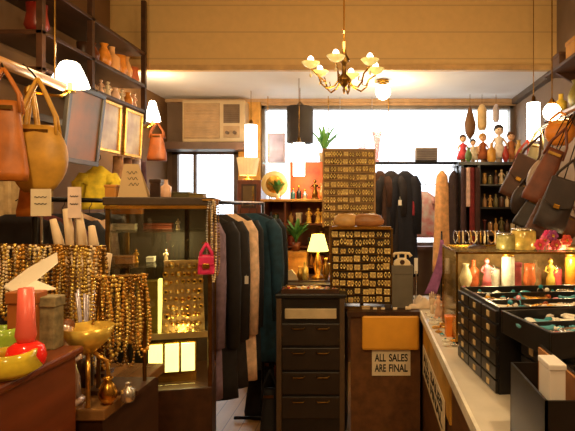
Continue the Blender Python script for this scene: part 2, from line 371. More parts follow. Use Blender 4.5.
# glass jewellery pyramid
x0, x1, z0, z1 = case(161, 205, 261, 336, .13)
t = thing('jewellery_stand', 'gold sloping stand covered with brooches inside the tall glass cabinet', 'display stand', (*gworld((x0+x1)/2, .13), z0+.003), GR)
w_, h_ = x1-x0, z1-z0
SLOPE = .12
MB().prism([(-w_/2, 0), (w_/2, 0), (w_/2*.86, h_), (-w_/2*.86, h_)], 0, .012).at().build('board', mat('board_gold', (176, 138, 84), .5, 0, .3, 30), t)
MB().box(-w_/2, w_/2, .012, .1, 0, .01).build('foot', brass, t)
BRO = None
for r in range(9):
    for c in range(7):
        x = -w_*.4+c*w_*.133+rnd.uniform(-.006, .006); z = h_*.06+r*h_*.11+rnd.uniform(-.006, .006)
        loc = (*gworld((x0+x1)/2+x*.95, .126), z0+z)
        if BRO is None:
            BRO = thing('brooch', 'gold brooch pinned on the sloping stand in the tall glass cabinet', 'brooch', loc, GR, group='brooches on the gold stand')
            MB().at(rx=PI/2).lathe([(.003, .007), (.012, .005), (.016, .002), (.016, 0)], 10).build('setting', gold, BRO, smooth=True)
            MB().sph(0, -.008, 0, .007, sy=.6, n=8, m=5).build('stone', mat('stone_amber', (150, 70, 30), .15), BRO)
        else:
            dup(BRO, loc, GR, sc=rnd.uniform(.5, 1.0), mats={'stone': mat(*[('stone_dark', (50, 30, 24), .15), ('stone_cream', (236, 214, 160), .15), ('stone_amber', (150, 70, 30), .15)][rnd.randrange(3)])})
# boxes & goods in the cabinet
goods = [('jewellery_box', 'white lidded box on the upper left shelf of the tall glass cabinet', 112, 135, 225, 231, (226, 214, 196), .2),
         ('jewellery_box', 'amber lacquer box high in the left of the tall glass cabinet', 112, 142, 207, 214, (200, 120, 40), .25),
         ('jewellery_box', 'tan leather box on the middle left shelf of the tall glass cabinet', 115, 133, 254, 262, (150, 100, 60), .15),
         ('jewellery_box', 'red-brown long flat box across the upper shelf of the tall glass cabinet', 143, 172, 227, 233, (110, 50, 30), .25),
         ('jewellery_box', 'small white flat box at the centre of the tall glass cabinet', 146, 154, 255, 260, (210, 205, 195), .2)]
for nm, lb, a, b_, c, d_, col, dy in goods:
    x0, x1, z0, z1 = case(a, b_, c, d_, dy)
    zz = max([z for z in (H(268, GY), H(232, GY), H(215, GY)) if z <= z0+.04] or [z0]); dz = zz-z0 if abs(zz-z0) < .05 else 0
    t = thing(nm, lb, 'box', (*gworld(x0, dy), z0+dz), GR)
    m = mat('box_%d%d%d' % col, col, .35)
    MB().box(0, x1-x0, 0, .06, 0, (z1-z0)*.65).build('base', m, t, bevel=.002)
    MB().box(-.001, x1-x0+.001, -.001, .061, (z1-z0)*.68, z1-z0).build('lid', m, t, bevel=.002)
# pale figurines in cabinet
def figurine(label, x, y, z, h, m, group=None, hat=False):
    t = thing('figurine', label, 'figurine', (x, y, z), group=group)
    r = h*.16
    MB().lathe([(r*1.2, 0), (r*1.25, h*.05), (r*.7, h*.09)], 12).build('plinth', m, t, smooth=True)
    b = MB().lathe([(r*1.0, h*.08), (r*.9, h*.3), (r*.5, h*.52), (r*.8, h*.66), (r*.7, h*.72), (r*.25, h*.78), (r*.25, h*.8)], 12)
    for s_ in (-1, 1): b.tube([(s_*r*.7, 0, h*.69), (s_*r*1.25, -r*.3, h*.56), (s_*r*.7, -r*.9, h*.5)], [r*.25, r*.2, r*.14], 6)
    b.sph(0, 0, h*.87, h*.085); b.build('figure', m, t, smooth=True)
    MB().sph(0, r*.15, h*.905, h*.085, n=9, m=6).build('hair', mat('fig_hair', (120, 70, 36), .5), t, smooth=True)
    return t
porc = mat('porcelain', (232, 210, 176), .25, 0, .12, 20)
figurine('pale porcelain figurine on the upper right shelf of the tall glass cabinet', *gworld(glx(178, .2), .2), H(232, GY), .055, porc)
figurine('squat cream figurine on the middle shelf of the tall glass cabinet', *gworld(glx(166, .2), .2), H(268, GY), .06, porc)
figurine('golden figurine on the middle left shelf of the tall glass cabinet', *gworld(glx(136, .2), .2), H(268, GY), .065, gold)

# --- left front counter, foreground chest, clothes behind
LCZ = .975
t = thing('display_counter', 'low glass-topped wooden counter holding necklace racks at the left front', 'counter', (0, 0, 0))
MB().box(-1.9, -.70, 1.36, 1.72, 0, LCZ-.03).build('base', darkwood, t)
MB().box(-1.92, -.685, 1.34, 1.74, LCZ-.03, LCZ).build('top', mat('counter_brown', (120, 84, 46), .25, 0, .2, 10, kind='wood'), t, bevel=.004)
t = thing('wooden_chest', 'dark red-brown wooden chest top at the lower left corner', 'chest', (-1.3, .95, 0))
cz = H(347, 1.3)
MB().box(0, .56, 0, .36, 0, cz-.02).build('body', redwood, t, bevel=.004)
MB().box(-.01, .575, -.01, .37, cz-.02, cz).build('top', redwood, t, bevel=.006)
for i in range(3):
    d_ = MB().box(.03, .53, -.012, 0, .3+i*.27, .54+i*.27).build('drawer', redwood, t, bevel=.004); MB().sph(.28, -.022, .42+i*.27, .012).build('knob', brass, d_)

# --- right: jewellery drawer units standing on the counter
labels_m = mat('tag_paper', (206, 180, 130), .6)
def drawer_unit(label, x, y, rz, w, d, h, rows, cols):
    t = thing('jewellery_chest', label, 'drawer cabinet', (x, y, CZ), rz)
    MB().box(0, w, 0, .012, 0, h).box(0, w, d-.012, d, 0, h).box(w-.012, w, 0.012, d-.012, 0, h).box(0, .012, .012, d-.012, 0, h).build('carcass', blackp, t)
    MB().box(.012, w-.012, .012, d-.012, h-.035, h-.03).build('tray_floor', mat('velvet', (46, 30, 36), .9), t)
    rh = (h-.01)/rows; cwid = d/cols
    for r in range(rows):
        for c in range(cols):
            dd = MB().box(-.012, 0, c*cwid+.004, (c+1)*cwid-.004, r*rh+.004, (r+1)*rh-.003).build('drawer', blackp, t, bevel=.0015)
            MB().box(-.015, -.012, (c+.5)*cwid-.012, (c+.5)*cwid+.012, r*rh+rh*.3, r*rh+rh*.7).build('label_tag', labels_m, dd)
    return t
drawer_unit('black chest of small labelled drawers with a jewellery tray on top, the further one', .445, 1.79, math.radians(6.5), .84, .47, .3, 6, 3)
U2 = drawer_unit('black chest of jewellery drawers nearest the camera at the right edge, its top tray open', .57, 1.44, math.radians(11), .8, .3, .22, 4, 2)
t = thing('jewellery_tray', 'open black tray of pale bracelets and stones pulled out nearest the camera', 'tray', (.505, 1.445, CZ+.222), math.radians(11))
MB().box(0, .75, 0, .012, 0, .075).box(0, .75, .31, .322, 0, .075).box(0, .012, .012, .31, 0, .075).box(.738, .75, .012, .31, 0, .075).build('rim', blackp, t, bevel=.002)
MB().box(.012, .738, .012, .31, 0, .041).build('tray_floor', MATS['velvet'], t)
MB().box(.15, .25, -.004, 0, .02, .055).build('label_tag', labels_m, t)
TRAY_A = (.445, 1.79, math.radians(6.5), .84, .47, CZ+.271)
TRAY_B = (.505, 1.445, math.radians(11), .75, .322, CZ+.264)
# lower drawer pulled out with white box
t = thing('cardboard_tray', 'narrow cardboard-lined black tray jutting out below the nearest black jewellery tray', 'tray', (.405, 1.2, CZ))
MB().box(0, .09, 0, .3, 0, .01).box(0, .006, 0, .3, 0, .2).box(0, .09, 0, .006, 0, .2).box(.084, .09, 0, .3, 0, .25).box(0, .09, .294, .3, 0, .2).build('tray_body', blackp, t)
MB().box(.006, .084, .006, .294, .01, .014).box(.078, .084, .006, .294, .014, .245).build('liner', mat('cardboard', (176, 122, 70), .8), t)
t = thing('white_box', 'white box standing in the cardboard tray at the lower right', 'box', (.42, 1.215, CZ+.0145))
MB().box(0, .038, 0, .08, 0, .25).build('box_body', mat('box_white', (225, 220, 215), .5, 0, .05), t, bevel=.003)
MB().box(-.002, .040, -.002, .082, .25, .265).build('lid', MATS['box_white'], t, bevel=.003)

# --- showcase on the right counter
sx0, sx1, sy0, sy1, sz1 = W(456, 2.45), 1.32, 2.45, 2.92, H(252, 2.45)
t = thing('glass_showcase', 'low glass showcase with brass edges on the right-hand counter', 'showcase', (sx0, sy0, CZ))
w_, d_, h_ = sx1-sx0, sy1-sy0, sz1-CZ
b = MB()
for x in (0, w_-.01):
    for y in (0, d_-.01): b.box(x, x+.01, y, y+.01, 0, h_)
for z in (0, h_-.01): b.box(0, w_, 0, .01, z, z+.01).box(0, w_, d_-.01, d_, z, z+.01).box(0, .01, 0, d_, z, z+.01).box(w_-.01, w_, 0, d_, z, z+.01)
b.build('frame', brass, t)
MB().box(.01, w_-.01, .002, .006, .01, h_-.01).build('front_pane', case_glass, t)
MB().box(.002, .006, .01, d_-.01, .01, h_-.01).build('side_pane', case_glass, t)
MB().box(.01, w_-.01, .01, d_-.01, h_-.008, h_-.003).build('top_pane', case_glass, t)
MB().box(.01, w_-.01, .01, d_-.01, h_*.55, h_*.55+.005).build('glass_shelf', case_glass, t)
MB().box(.01, w_-.01, .01, d_-.01, .01, .03).build('lined_floor', mat('lining', (206, 170, 104), .7), t)
MB().box(.01, w_-.01, d_-.016, d_-.011, .03, h_-.01).build('back_lining', mat('lining_back', (190, 154, 96), .5, 0, .35, 30), t)
light(w_*.2, .06, h_-.04, 2.2, .02, (1, .75, .4), t); light(w_*.6, .06, h_-.04, 2.2, .02, (1, .75, .4), t)  # two added lights without fixtures, brighten the showcase contents
SHOW = (sx0, sx1, sy0, sy1, sz1)

# --- right rear black shelf unit
RY = 4.3
rx0, rx1, rz1 = W(461, RY), XR-.04, H(162, RY)
t = thing('shelf_unit', 'tall black open shelf unit crowded with goods at the right rear', 'shelf unit', (rx0, RY, 0))
w_ = rx1-rx0
MB().box(0, .025, 0, .35, 0, rz1-.025).box(w_-.025, w_, 0, .35, 0, rz1-.025).box(.14, .16, 0, .35, 0, rz1-.025).build('side_panel', blackp, t)
MB().box(.025, w_-.025, .335, .35, 0, rz1-.025).build('back_panel', mat('shelf_back', (44, 28, 20), .7), t)
MB().box(-.02, w_, -.02, .36, rz1-.025, rz1).build('top', blackp, t)
RS = [H(y, RY) for y in (184, 207, 232, 256, 290)]
for z in RS: MB().box(.16, w_-.025, .0, .335, z-.015, z).build('shelf', blackp, t)

# --- left wall shelf rack with posts
LX = -1.64
t = thing('wall_rack', 'dark wooden wall rack of three shelves high on the left wall', 'shelf', (XL, 2.6, 0))
ya, yb = 0, 1.22
for z in (2.2, 2.385, 2.62): MB().box(0, LX-XL, ya, yb, z-.022, z).build('shelf', darkwood, t, bevel=.003)
for y in (.0, .47, yb-.03): MB().box(LX-XL-.03, LX-XL, y, y+.03, 2.1, 3.0).build('post', darkwood, t)
MB().box(0, .03, 0, yb, 2.0, 2.04).build('bracket_rail', darkwood, t)
RACK_Z = (2.2, 2.385, 2.62)
# --- right wall shelf
t = thing('wall_shelf', 'brown wooden wall shelf high at the right edge', 'shelf', (1.17, 2.6, 2.06))
MB().box(0, XR-1.17, 0, .9, 0, .02).build('board', darkwood, t, bevel=.003)
for y in (.15, .75): MB().prism([(.03, 0), (XR-1.17, 0), (XR-1.17, -.18)], y, y+.02).build('bracket', darkwood, t)
t = thing('wall_shelf', 'upper brown wooden shelf at the right edge, above the shelf of baskets', 'shelf', (1.17, 2.6, 2.36))
MB().box(0, XR-1.17, 0, .9, 0, .02).build('board', darkwood, t, bevel=.003)
for y in (.15, .75): MB().prism([(.03, 0), (XR-1.17, 0), (XR-1.17, -.12)], y, y+.02).build('bracket', darkwood, t)
# ================================================================== LAMPS
def chandelier(x, y, z):
    t = thing('chandelier', 'gilt chandelier with curling arms and glass cups hanging near the ceiling', 'chandelier', (x, y, z))
    MB().lathe([(.002, 0), (.008, .02), (.004, .03), (.03, .06), (.035, .075), (.012, .1), (.012, .15), (.03, .17), (.012, .2), (.008, .26)], 16).build('hub', dbrass, t, smooth=True)
    MB().tube([(0, 0, .25), (0, 0, ZC-z)], .004).build('chain', brass, t)
    MB().lathe([(.05, -.03), (.045, 0)], 16, 0, 0, ZC-z).build('ceiling_rose', brass, t, smooth=True)
    for i in range(6):
        a = i*PI/3+.35; c, s = math.cos(a), math.sin(a)
        P = [(.02, .08), (.05, .035), (.09, .02), (.12, .045), (.13, .08), (.155, .1), (.17, .11)]
        ar = MB().tube([(r*c, r*s, h) for r, h in P], .0045, 6).build('arm', brass, t, smooth=True)
        P2 = [(.13, .08), (.115, .05), (.095, .055), (.1, .075)]
        MB().tube([(r*c, r*s, h) for r, h in P2], .003, 5).build('scroll', dbrass, ar, smooth=True)
        cu = MB().lathe([(.006, 0), (.03, .012), (.045, .03), (.042, .031), (.026, .016), (.004, .008)], 14, .17*c, .17*s, .112).build('glass_cup', mat('cup_glass', (244, 222, 140), .2, 0, .2, 40, emit=.5), ar, smooth=True)
        MB().sph(.17*c, .17*s, .15, .016, sz=1.5, n=8, m=6).build('bulb', glow_hot, ar, smooth=True)
        MB().tube([(.17*c, .17*s, .11), (.17*c, .17*s, .085)], .0015, 5).sph(.17*c, .17*s, .078, .007, sz=1.5, n=6, m=5).build('crystal_drop', mat('crystal', (240, 225, 190), .08, 0, .1), ar)
    light(0, 0, .32, 9, .06, parent=t)
    light(0, 0, -.06, 3, .06, parent=t)
chandelier(W(344, 2.6), 2.6, H(94, 2.6))
# bulb pendant in the alcove
globe_pendant(W(383, 4.2), 4.2, H(92, 4.2), ZR, .062, 'glowing glass globe lamp on a tan cord below the pale alcove ceiling', 18)
globe_pendant(W(552, 3.1), 3.1, H(112, 3.1), ZC, .053, 'glowing round lamp hanging above the handbags at the right', 8)
def cyl_pendant(label, px, py0, py1, Y, r, zc, m=glow_hot, cap=True, name='pendant_lamp', watts=3):
    z0, z1 = H(py1, Y), H(py0, Y); t = thing(name, label, 'lamp', (W(px, Y), Y, z0)); h = z1-z0
    MB().lathe([(r*.96, 0), (r, .004), (r, h-.004), (r*.96, h), (r*.9, h), (r*.9, .002), (r*.5, .001)], 20, caps=False).build('lamp_shade', m, t, smooth=True)
    MB().lathe([(r*.9, h-.002), (r*.35, h+.012), (.012, h+.04), (.004, h+.05)], 16).build('cap', dbrass, t, smooth=True)
    MB().tube([(0, 0, h+.04), (0, 0, zc-z0)], .003, 6).build('cord', dbrass, t)
    if watts: light(0, 0, -.03, watts, .03, parent=t)
    return t
cyl_pendant('white cylinder lamp hanging between the door and the shop window', 251, 125, 157, 4.6, .055, ZR)
cyl_pendant('slim white cylinder lamp hanging below the black drum shade', 299, 143, 176, 4.15, .047, ZR)
cyl_pendant('white cylinder lamp hanging in front of the right wall', 533.5, 103, 140, 3.4, .043, ZC)
# black drum shade
cyl_pendant('black drum lampshade hanging in front of the shop window', 300, 107, 143, 4.5, .115, ZR, m=mat('drum_black', (46, 38, 34), .7, 0, .2), watts=0)
# pale pleated shade under the first
x_, y_ = W(248, 4.42), 4.6
t = thing('pleated_lamp', 'cream pleated lampshade on the narrow mirror cabinet', 'lamp', (W(248, y_), y_, H(180, 4.5)))
b = MB(); R = []
for h, r in ((.045, .07), (.2, .095)):
    R.append([((r+.004*(k % 2))*math.cos(2*PI*k/40), (r+.004*(k % 2))*math.sin(2*PI*k/40), h) for k in range(40)])
b.rings(R, False); b.build('lamp_shade', mat('pleated', (238, 208, 150), .7, 0, .1, emit=.35), t)
MB().lathe([(.05, 0), (.045, .012), (.01, .02), (.01, .12)], 14).build('base', brass, t, smooth=True)
# sconces on the left
def sconce(label, px, py0, py1, Y, r0, r1, xw, watts):
    x = W(px, Y); z0, z1 = H(py1, Y), H(py0, Y); h = z1-z0
    t = thing('wall_lamp', label, 'lamp', (x, Y, z0))
    R = [(r1, 0), (r1*.9, h*.25), (r0*1.15, h*.65), (r0*.85, h*.92), (r0*.6, h)]
    MB().lathe(R, 20, caps=False).build('lamp_shade', glow_hot, t, smooth=True)
    MB().lathe([(.03, -.03), (.012, -.015), (.01, h*.5)], 12).tube([(0, 0, -.02), (-.04, 0, -.05), (xw-x, 0, -.03)], .007, 8).build('arm', brass, t, smooth=True)
    MB().at(xw-x, 0, -.03, ry=PI/2).cyl(.035, .012, 14).build('wall_plate', brass, t)
    light(0, -.0, h+.05, watts, .03, parent=t); light(0, -.02, -.07, watts*.8, .03, parent=t)
sconce('small wall lamp with a glowing white bell shade left of the air conditioner', 152.5, 101, 121, 4.0, .03, .06, XL+.012, 6)
sconce('bright white flared lampshade on a brass bracket beside the left wall rack', 70, 62, 86, 2.5, .05, .086, -1.64, 4)
# lit table lamp
ly = 3.9
t = thing('table_lamp', 'small glowing table lamp with a yellow-white shade left of the earring racks', 'lamp', (W(318, ly), ly, .955))
zb = H(251, ly)-.955
MB().lathe([(.08, 0), (.045, .125)], 20, 0, 0, zb, caps=False).build('lamp_shade', mat('lamp_yellow', (255, 222, 110), .6, 0, .08, 8, emit=3.2), t, smooth=True)
MB().lathe([(.045, 0), (.05, .015), (.02, .03), (.035, .1), (.02, .16), (.01, .19), (.01, zb+.06)], 16).build('base', gold, t, smooth=True)
light(0, 0, zb+.05, 5, .02, (1, .7, .25), t)

# ================================================================== TABLE BEHIND SIDEBOARD
t = thing('side_table', 'dark table behind the black chest of drawers, holding the glowing lamp', 'table', (W(275, 3.9), 3.78, 0))
tw = W(392, 3.9)-W(275, 3.9)
MB().box(0, tw, 0, .4, .925, .955).build('tabletop', darkwood, t, bevel=.003)
for x in (.02, tw-.06):
    for y in (.02, .34): MB().box(x, x+.04, y, y+.04, 0, .925).build('leg', darkwood, t)
# ================================================================== CLOTHES
def garment(label, x, y, z, w, L, m, d=.07, hem=1.15, sleeve=.55, rz=0, seed=0, group=None, cat='coat', name='hanging_coat', collar=None, lean=0):
    """root at the rail; the garment hangs below it, its width along local X"""
    t = thing(name, label, cat, (x, y, z), rz, group)
    R = random.Random(seed); n = 28; rows = 12; rings = []
    ph = [R.uniform(0, 6.3) for _ in range(3)]
    for i in range(rows+1):
        u = i/rows; hgt = -.05-u*L
        if u == 0: hw = w*.13; dd = d*.35
        elif i == 1: hw = w*.5*.86; dd = d*.6; hgt = -.05-.045
        else: hw = w*.5*(.95+(hem-.95)*u); dd = d*(.75+.35*u)
        row = []
        for k in range(n):
            a = 2*PI*k/n; f = 1+u*.22*math.sin(5*a+ph[0])+u*.1*math.sin(9*a+ph[1]+u*2)
            row.append((hw*math.cos(a)*(1+.02*math.sin(7*u+ph[2]))+lean*u, dd*.5*math.sin(a)*f, hgt))
        rings.append(row)
    b = MB().rings(rings); b.build('body', m, t, smooth=True)
    if sleeve:
        for s_ in (-1, 1):
            P = [(s_*w*.38, 0, -.1), (s_*w*.47, -.005, -.16), (s_*w*.53, -.012, -.05-L*sleeve*.5), (s_*w*.54+lean*.5, -.02, -.05-L*sleeve)]
            MB().tube(P, [.035, .05, .045, .036], 10).build('sleeve', m, t, smooth=True)
    if collar:
        MB().prism([(-.05, -.05), (0, -.3), (.05, -.05), (.03, -.045), (0, -.1), (-.03, -.045)], -d*.5-.006, -d*.3).build('collar', collar, t)
    hg = MB().tube([(.0, 0, -.06), (0, 0, -.02), (.013, 0, -.005), (.012, 0, .012), (0, 0, .018), (-.01, 0, .011)], .0025, 6)
    hg.tube([(-w*.4, 0, -.1), (0, 0, -.055), (w*.4, 0, -.1)], .005, 6).build('hanger', darkwood, t, smooth=True)
    return t
# --- rack in the middle-left
rk = thing('clothes_rack', 'black metal clothes rack of coats to the right of the tall glass cabinet', 'clothes rack', (0, 0, 0))
RZ = 1.52
def rackx(y): return -.93+(y-2.7)*.2
MB().tube([(rackx(2.66), 2.66, RZ), (rackx(3.62), 3.62, RZ)], .011).build('rail', blackm, rk, smooth=True)
for y in (2.66, 3.62):
    x = rackx(y); MB().tube([(x, y, RZ), (x, y, .04)], .011).build('leg', blackm, rk, smooth=True); MB().tube([(x-.2, y, .025), (x+.18, y, .025)], .012).build('foot', blackm, rk, smooth=True)
GARM = [  # right-edge px, Y, length, colour, label
    (225, 2.78, .98, (128, 108, 130), 'grey-purple coat nearest the glass cabinet on the middle rack'),
    (240, 2.9, 1.02, (24, 20, 22), 'black coat behind the grey-purple one on the middle rack'),
    (249, 3.02, 1.0, (30, 24, 24), 'second black coat, in front of the cream coat on the middle rack'),
    (258, 3.14, 1.0, (222, 188, 158), 'cream coat with a pale pink tinge on the middle rack'),
    (263, 3.27, .98, (24, 26, 34), 'black-blue jacket between the cream and the teal coats'),
    (283, 3.40, .96, (20, 56, 76), 'long dark teal coat on the middle rack'),
    (287, 3.52, .98, (18, 20, 26), 'black coat last on the middle rack, right of the teal coat')]
for i, (pr, Y, L, c, lb) in enumerate(GARM):
    xr = W(pr, Y); hw = .20
    x = rackx(Y); w_ = (xr-x-.034)/.53
    garment(lb, x, Y, RZ-.018, w_, L, fab('rack%d' % i, c), d=.09, hem=1.3, sleeve=.72, seed=i, collar=None, lean=0)
# --- rail across the window at the rear
rt = thing('clothes_rail', 'long black rail across the shop window carrying coats', 'clothes rail', (0, 0, 0))
R2 = H(163, 4.45)
MB().tube([(W(368, 4.45), 4.45, R2), (W(459, 4.45), 4.45, R2)], .012).build('rail', blackm, rt, smooth=True)
for px in (373, 458): MB().tube([(W(px, 4.45), 4.45, R2), (W(px, 4.45), 4.45, .02)], .012).tube([(W(px, 4.45), 4.25, .015), (W(px, 4.45), 4.65, .015)], .012).build('leg', blackm, rt, smooth=True)
rear = [(380, .16, .62, (64, 38, 28), 'dark brown jacket at the left end of the rail across the window', .5, 1.1, 'coat'),
        (391, .2, .78, (34, 28, 34), 'black coat with brown tinge left of the long navy coat', .5, 1.05, 'coat'),
        (405, .19, .9, (18, 18, 34), 'long navy-black coat before the bright shop window', .6, 1.2, 'coat'),
        (415, .07, .2, (150, 40, 56), 'small dark red top hanging before the bright window', 0, 1.1, 'top'),
        (442, .11, .86, (222, 166, 112), 'long peach robe hanging before the bright window', 0, 1.5, 'robe'),
        (454, .10, .7, (52, 36, 40), 'dark narrow dress right of the peach robe', 0, 1.2, 'dress')]
for i, (px, w_, L, c, lb, sl, hem, cat) in enumerate(rear):
    Y = 4.45; drop = .18 if cat == 'top' else 0
    if drop: MB().tube([(W(px, Y), Y, R2-.018-drop), (W(px, Y), Y, R2+.012)], .003, 5).build('hook_wire', chrome, rt)
    garment(lb, W(px, Y), Y, R2-.018-drop, w_, L, fab('rear%d' % i, c), d=.1, hem=hem, sleeve=sl, seed=20+i, cat=cat, name={'coat': 'hanging_coat', 'top': 'hanging_camisole', 'robe': 'hanging_robe', 'dress': 'hanging_dress'}[cat])
garment('white blouse with red flowers hanging low in the shop window', W(424, 4.75), 4.75, H(186, 4.75), .22, .42, mat('fabric_flowers', (240, 236, 236), .8, 0, .1, 14, rgb2=(226, 120, 130)), d=.09, hem=1.3, sleeve=.4, seed=41, cat='blouse', name='hanging_blouse')
b = MB().tube([(W(408, 4.75), 4.75, H(186, 4.75)+.018), (W(440, 4.75), 4.75, H(186, 4.75)+.018)], .006)
for px in (409, 439): b.tube([(W(px, 4.75), 4.75, H(186, 4.75)+.018), (W(px, 4.75), 4.75, .02)], .006)
tag(b.build('garment_stand', chrome), 'thin steel stand carrying the white flowered blouse in the window', 'clothes stand')
# scarves on the left side of the right shelf unit
for i, (px, c, L, lb) in enumerate([(463.5, (58, 34, 40), .75, 'dark plum scarf at the left end of the black shelf unit'), (468.5, (214, 180, 170), .32, 'short pale pink scarf on the black shelf unit'), (472, (110, 26, 26), .8, 'deep red scarf hanging on the black shelf unit'), (477.5, (60, 30, 26), .8, 'brown scarf hanging on the black shelf unit beside the red one')]):
    Y = RY-.04; x = W(px, Y); t = thing('scarf', lb, 'scarf', (x, Y, rz1-.05))
    R = []
    for j in range(11):
        u = j/10; R.append([(.02*math.cos(a)*(1+.25*u), .014*math.sin(a)*(1+.3*math.sin(3*a+i)), -u*L) for a in [2*PI*k/14 for k in range(14)]])
    MB().rings(R).build('cloth', fab('scarf%d' % i, c), t, smooth=True)
    MB().tube([(0, 0, -.01), (0, 0, .01), (0, .03, .015)], .003, 6).build('hook', blackm, t)
# purple scarf on the counter end
Y = 3.6; t = thing('scarf', 'light purple scarf hanging down beside the back of the glass showcase', 'scarf', (W(442, Y), Y, H(240, Y)))
R = []
for j in range(11):
    u = j/10; R.append([(-.05*u*u*1.6+(.012+.032*u)*math.cos(a), .012*math.sin(a)*(1+.3*math.sin(3*a)), -u*.37) for a in [2*PI*k/14 for k in range(14)]])
MB().rings(R).build('cloth', fab('purple', (150, 92, 146)), t, smooth=True)
b = MB().tube([(0, 0, -.01), (0, 0, .03), (.0, .02, .05)], .004, 6).build('hook', blackm, t)
st = thing('display_pole', 'thin black pole standing on the counter behind the showcase, holding the purple scarf', 'stand', (W(442, Y), Y+.02, CZ))
MB().lathe([(.06, 0), (.055, .01), (.008, .015)], 14).build('base', blackm, st); MB().tube([(0, 0, .01), (0, 0, H(240, Y)-CZ+.06)], .006).build('pole', blackm, st)

# --- rack of garments at the left wall
lr = thing('clothes_rack', 'black clothes rack of dark garments along the left wall behind the necklaces', 'clothes rack', (0, 0, 0))
LRX, LRZ = -1.45, 1.53
MB().tube([(LRX, 2.25, LRZ), (LRX, 3.7, LRZ)], .012).build('rail', blackm, lr, smooth=True)
for y in (2.25, 3.7): MB().tube([(LRX, y, LRZ), (LRX, y, .04)], .012).tube([(LRX-.2, y, .025), (LRX+.2, y, .025)], .012).build('leg', blackm, lr, smooth=True)
LG = [((34, 28, 30), 'black garment nearest on the left wall rack', 'coat'), ((92, 36, 34), 'dark wine-red garment second on the left wall rack', 'coat'),
      ((28, 26, 32), 'black jacket behind the wine-red garment on the left wall rack', 'coat'), ((196, 160, 130), 'beige garment among black ones on the left wall rack', 'coat'),
      ((24, 24, 26), 'black garment behind the beige one on the left wall rack', 'coat'), ((110, 116, 128), 'grey-blue garment on the left wall rack', 'coat'),
      ((30, 24, 24), 'brown-black coat near the middle of the left wall rack', 'coat'), ((70, 60, 58), 'charcoal garment in the far half of the left wall rack', 'coat'),
      ((206, 170, 140), 'pale pink-beige blouse in the far half of the left wall rack', 'blouse'), ((60, 34, 30), 'dark brown coat at the far part of the left wall rack', 'coat'), ((190, 150, 100), 'tan coat at the far end of the left wall rack', 'coat')]
for i, (c, lb, cat) in enumerate(LG):
    Y = 2.36+i*.125
    garment(lb, LRX-.15+i*.018+rnd.uniform(-.03, .03), Y, LRZ-.018, .4, .85, fab('left%d' % i, c), d=.085, hem=1.15, sleeve=.6, rz=rnd.uniform(-.12, .12), seed=60+i, cat=cat, name='hanging_coat' if cat == 'coat' else 'hanging_blouse')

# ================================================================== BAGS
def bag(label, x, y, z, w, h, d, strap, m, m2=None, rz=0, kind='hobo', group=None, tilt=0, cat='handbag', name='handbag'):
    """root at the top of the strap; body hangs below"""
    m2 = m2 or m; t = thing(name, label, cat, (x, y, z), group=group, rot=(0, tilt, rz))
    R = []; n = 24; rows = 10
    for i in range(rows+1):
        u = i/rows
        if kind == 'hobo': k = math.sin(PI*(.12+.80*u))**.6; wx = w*.5*k; dz = d*.5*(.25+.75*math.sin(PI*min(1, .1+u*.8)))
        elif kind == 'satchel': k = .86+.14*u; wx = w*.5*k*(1 if 0 < i < rows else .93); dz = d*.5*(.55+.45*u)*(1 if 0 < i < rows else .8)
        else: k = .55+.45*u; wx = w*.5*k*(1 if i < rows else .9); dz = d*.5*(.4+.6*u)
        R.append([(wx*math.copysign(abs(math.cos(a))**.75, math.cos(a)), dz*math.copysign(abs(math.sin(a))**.8, math.sin(a))+.004*math.sin(6*a+u*9)*u, -strap-u*h) for a in [2*PI*q/n for q in range(n)]])
    MB().rings(R).build('body', m, t, smooth=True)
    b = MB()
    for s_ in (-1, 1):
        b.tube([(0, s_*.006, 0), (w*.12*1, s_*.01, -strap*.3), (w*.3, s_*.012, -strap*.8), (w*.34, s_*d*.2, -strap-h*.15)], .007, 6)
        b.tube([(0, s_*.006, 0), (-w*.12, s_*.01, -strap*.3), (-w*.3, s_*.012, -strap*.8), (-w*.34, s_*d*.2, -strap-h*.15)], .007, 6)
    b.build('strap', m2, t, smooth=True)
    if kind == 'satchel':
        MB().prism([(-w*.44, -strap-.005), (w*.44, -strap-.005), (w*.42, -strap-h*.5), (w*.1, -strap-h*.58), (-w*.1, -strap-h*.58), (-w*.42, -strap-h*.5)], -d*.5-.006, -d*.36).build('flap', m2, t, bevel=.004)
        MB().cbox(0, -d*.5-.008, -strap-h*.55, .03, .006, .022).build('clasp', brass, t, bevel=.002)
    else:
        MB().box(-w*.22, w*.22, -d*.33, -d*.30, -strap-h*.12, -strap-h*.07).build('zip', dbrass, t)
    return t
# pole on the left
PX, PZ = -1.4, 2.045
t = thing('wooden_pole', 'pale wooden pole at the upper left carrying the hanging bags', 'pole', (PX, 1.55, PZ))
MB().tube([(0, 0, 0), (0, .82, 0)], [.024, .02], 14).build('pole', mat('pole_wood', (200, 150, 92), .4, 0, .15, 10, kind='wood'), t, smooth=True)
b = MB()
for y in (.06, .76): b.tube([(0, y, .02), (0, y, ZC-PZ)], .004)
b.build('hanging_wire', dbrass, t)
tan = mat('leather_tan', (196, 146, 50), .5, 0, .25, 14, bump=.2)
orl = mat('leather_orange', (178, 100, 26), .5, 0, .3, 12, bump=.2)
brn = mat('leather_brown', (74, 40, 22), .6, 0, .3, 14, bump=.2)
dkb = mat('leather_dark', (40, 22, 14), .6, 0, .3, 14, bump=.2)
sheenb = mat('leather_sheen', (150, 128, 112), .35, 0, .3, 14, bump=.2)  # grey highlight on dark leather, put into the base colour
bag('mustard slouchy shoulder bag hanging from the wooden pole at the left', W(38, 2.1), 2.1, PZ-.03, .22, .27, .11, .19, tan, tan, kind='hobo', rz=.2)
bag('orange-brown leather bag hanging at the left edge, in front of the mustard bag', W(4, 1.95), 1.95, PZ-.03, .17, .3, .1, .12, orl, orl, kind='tote', rz=.3)
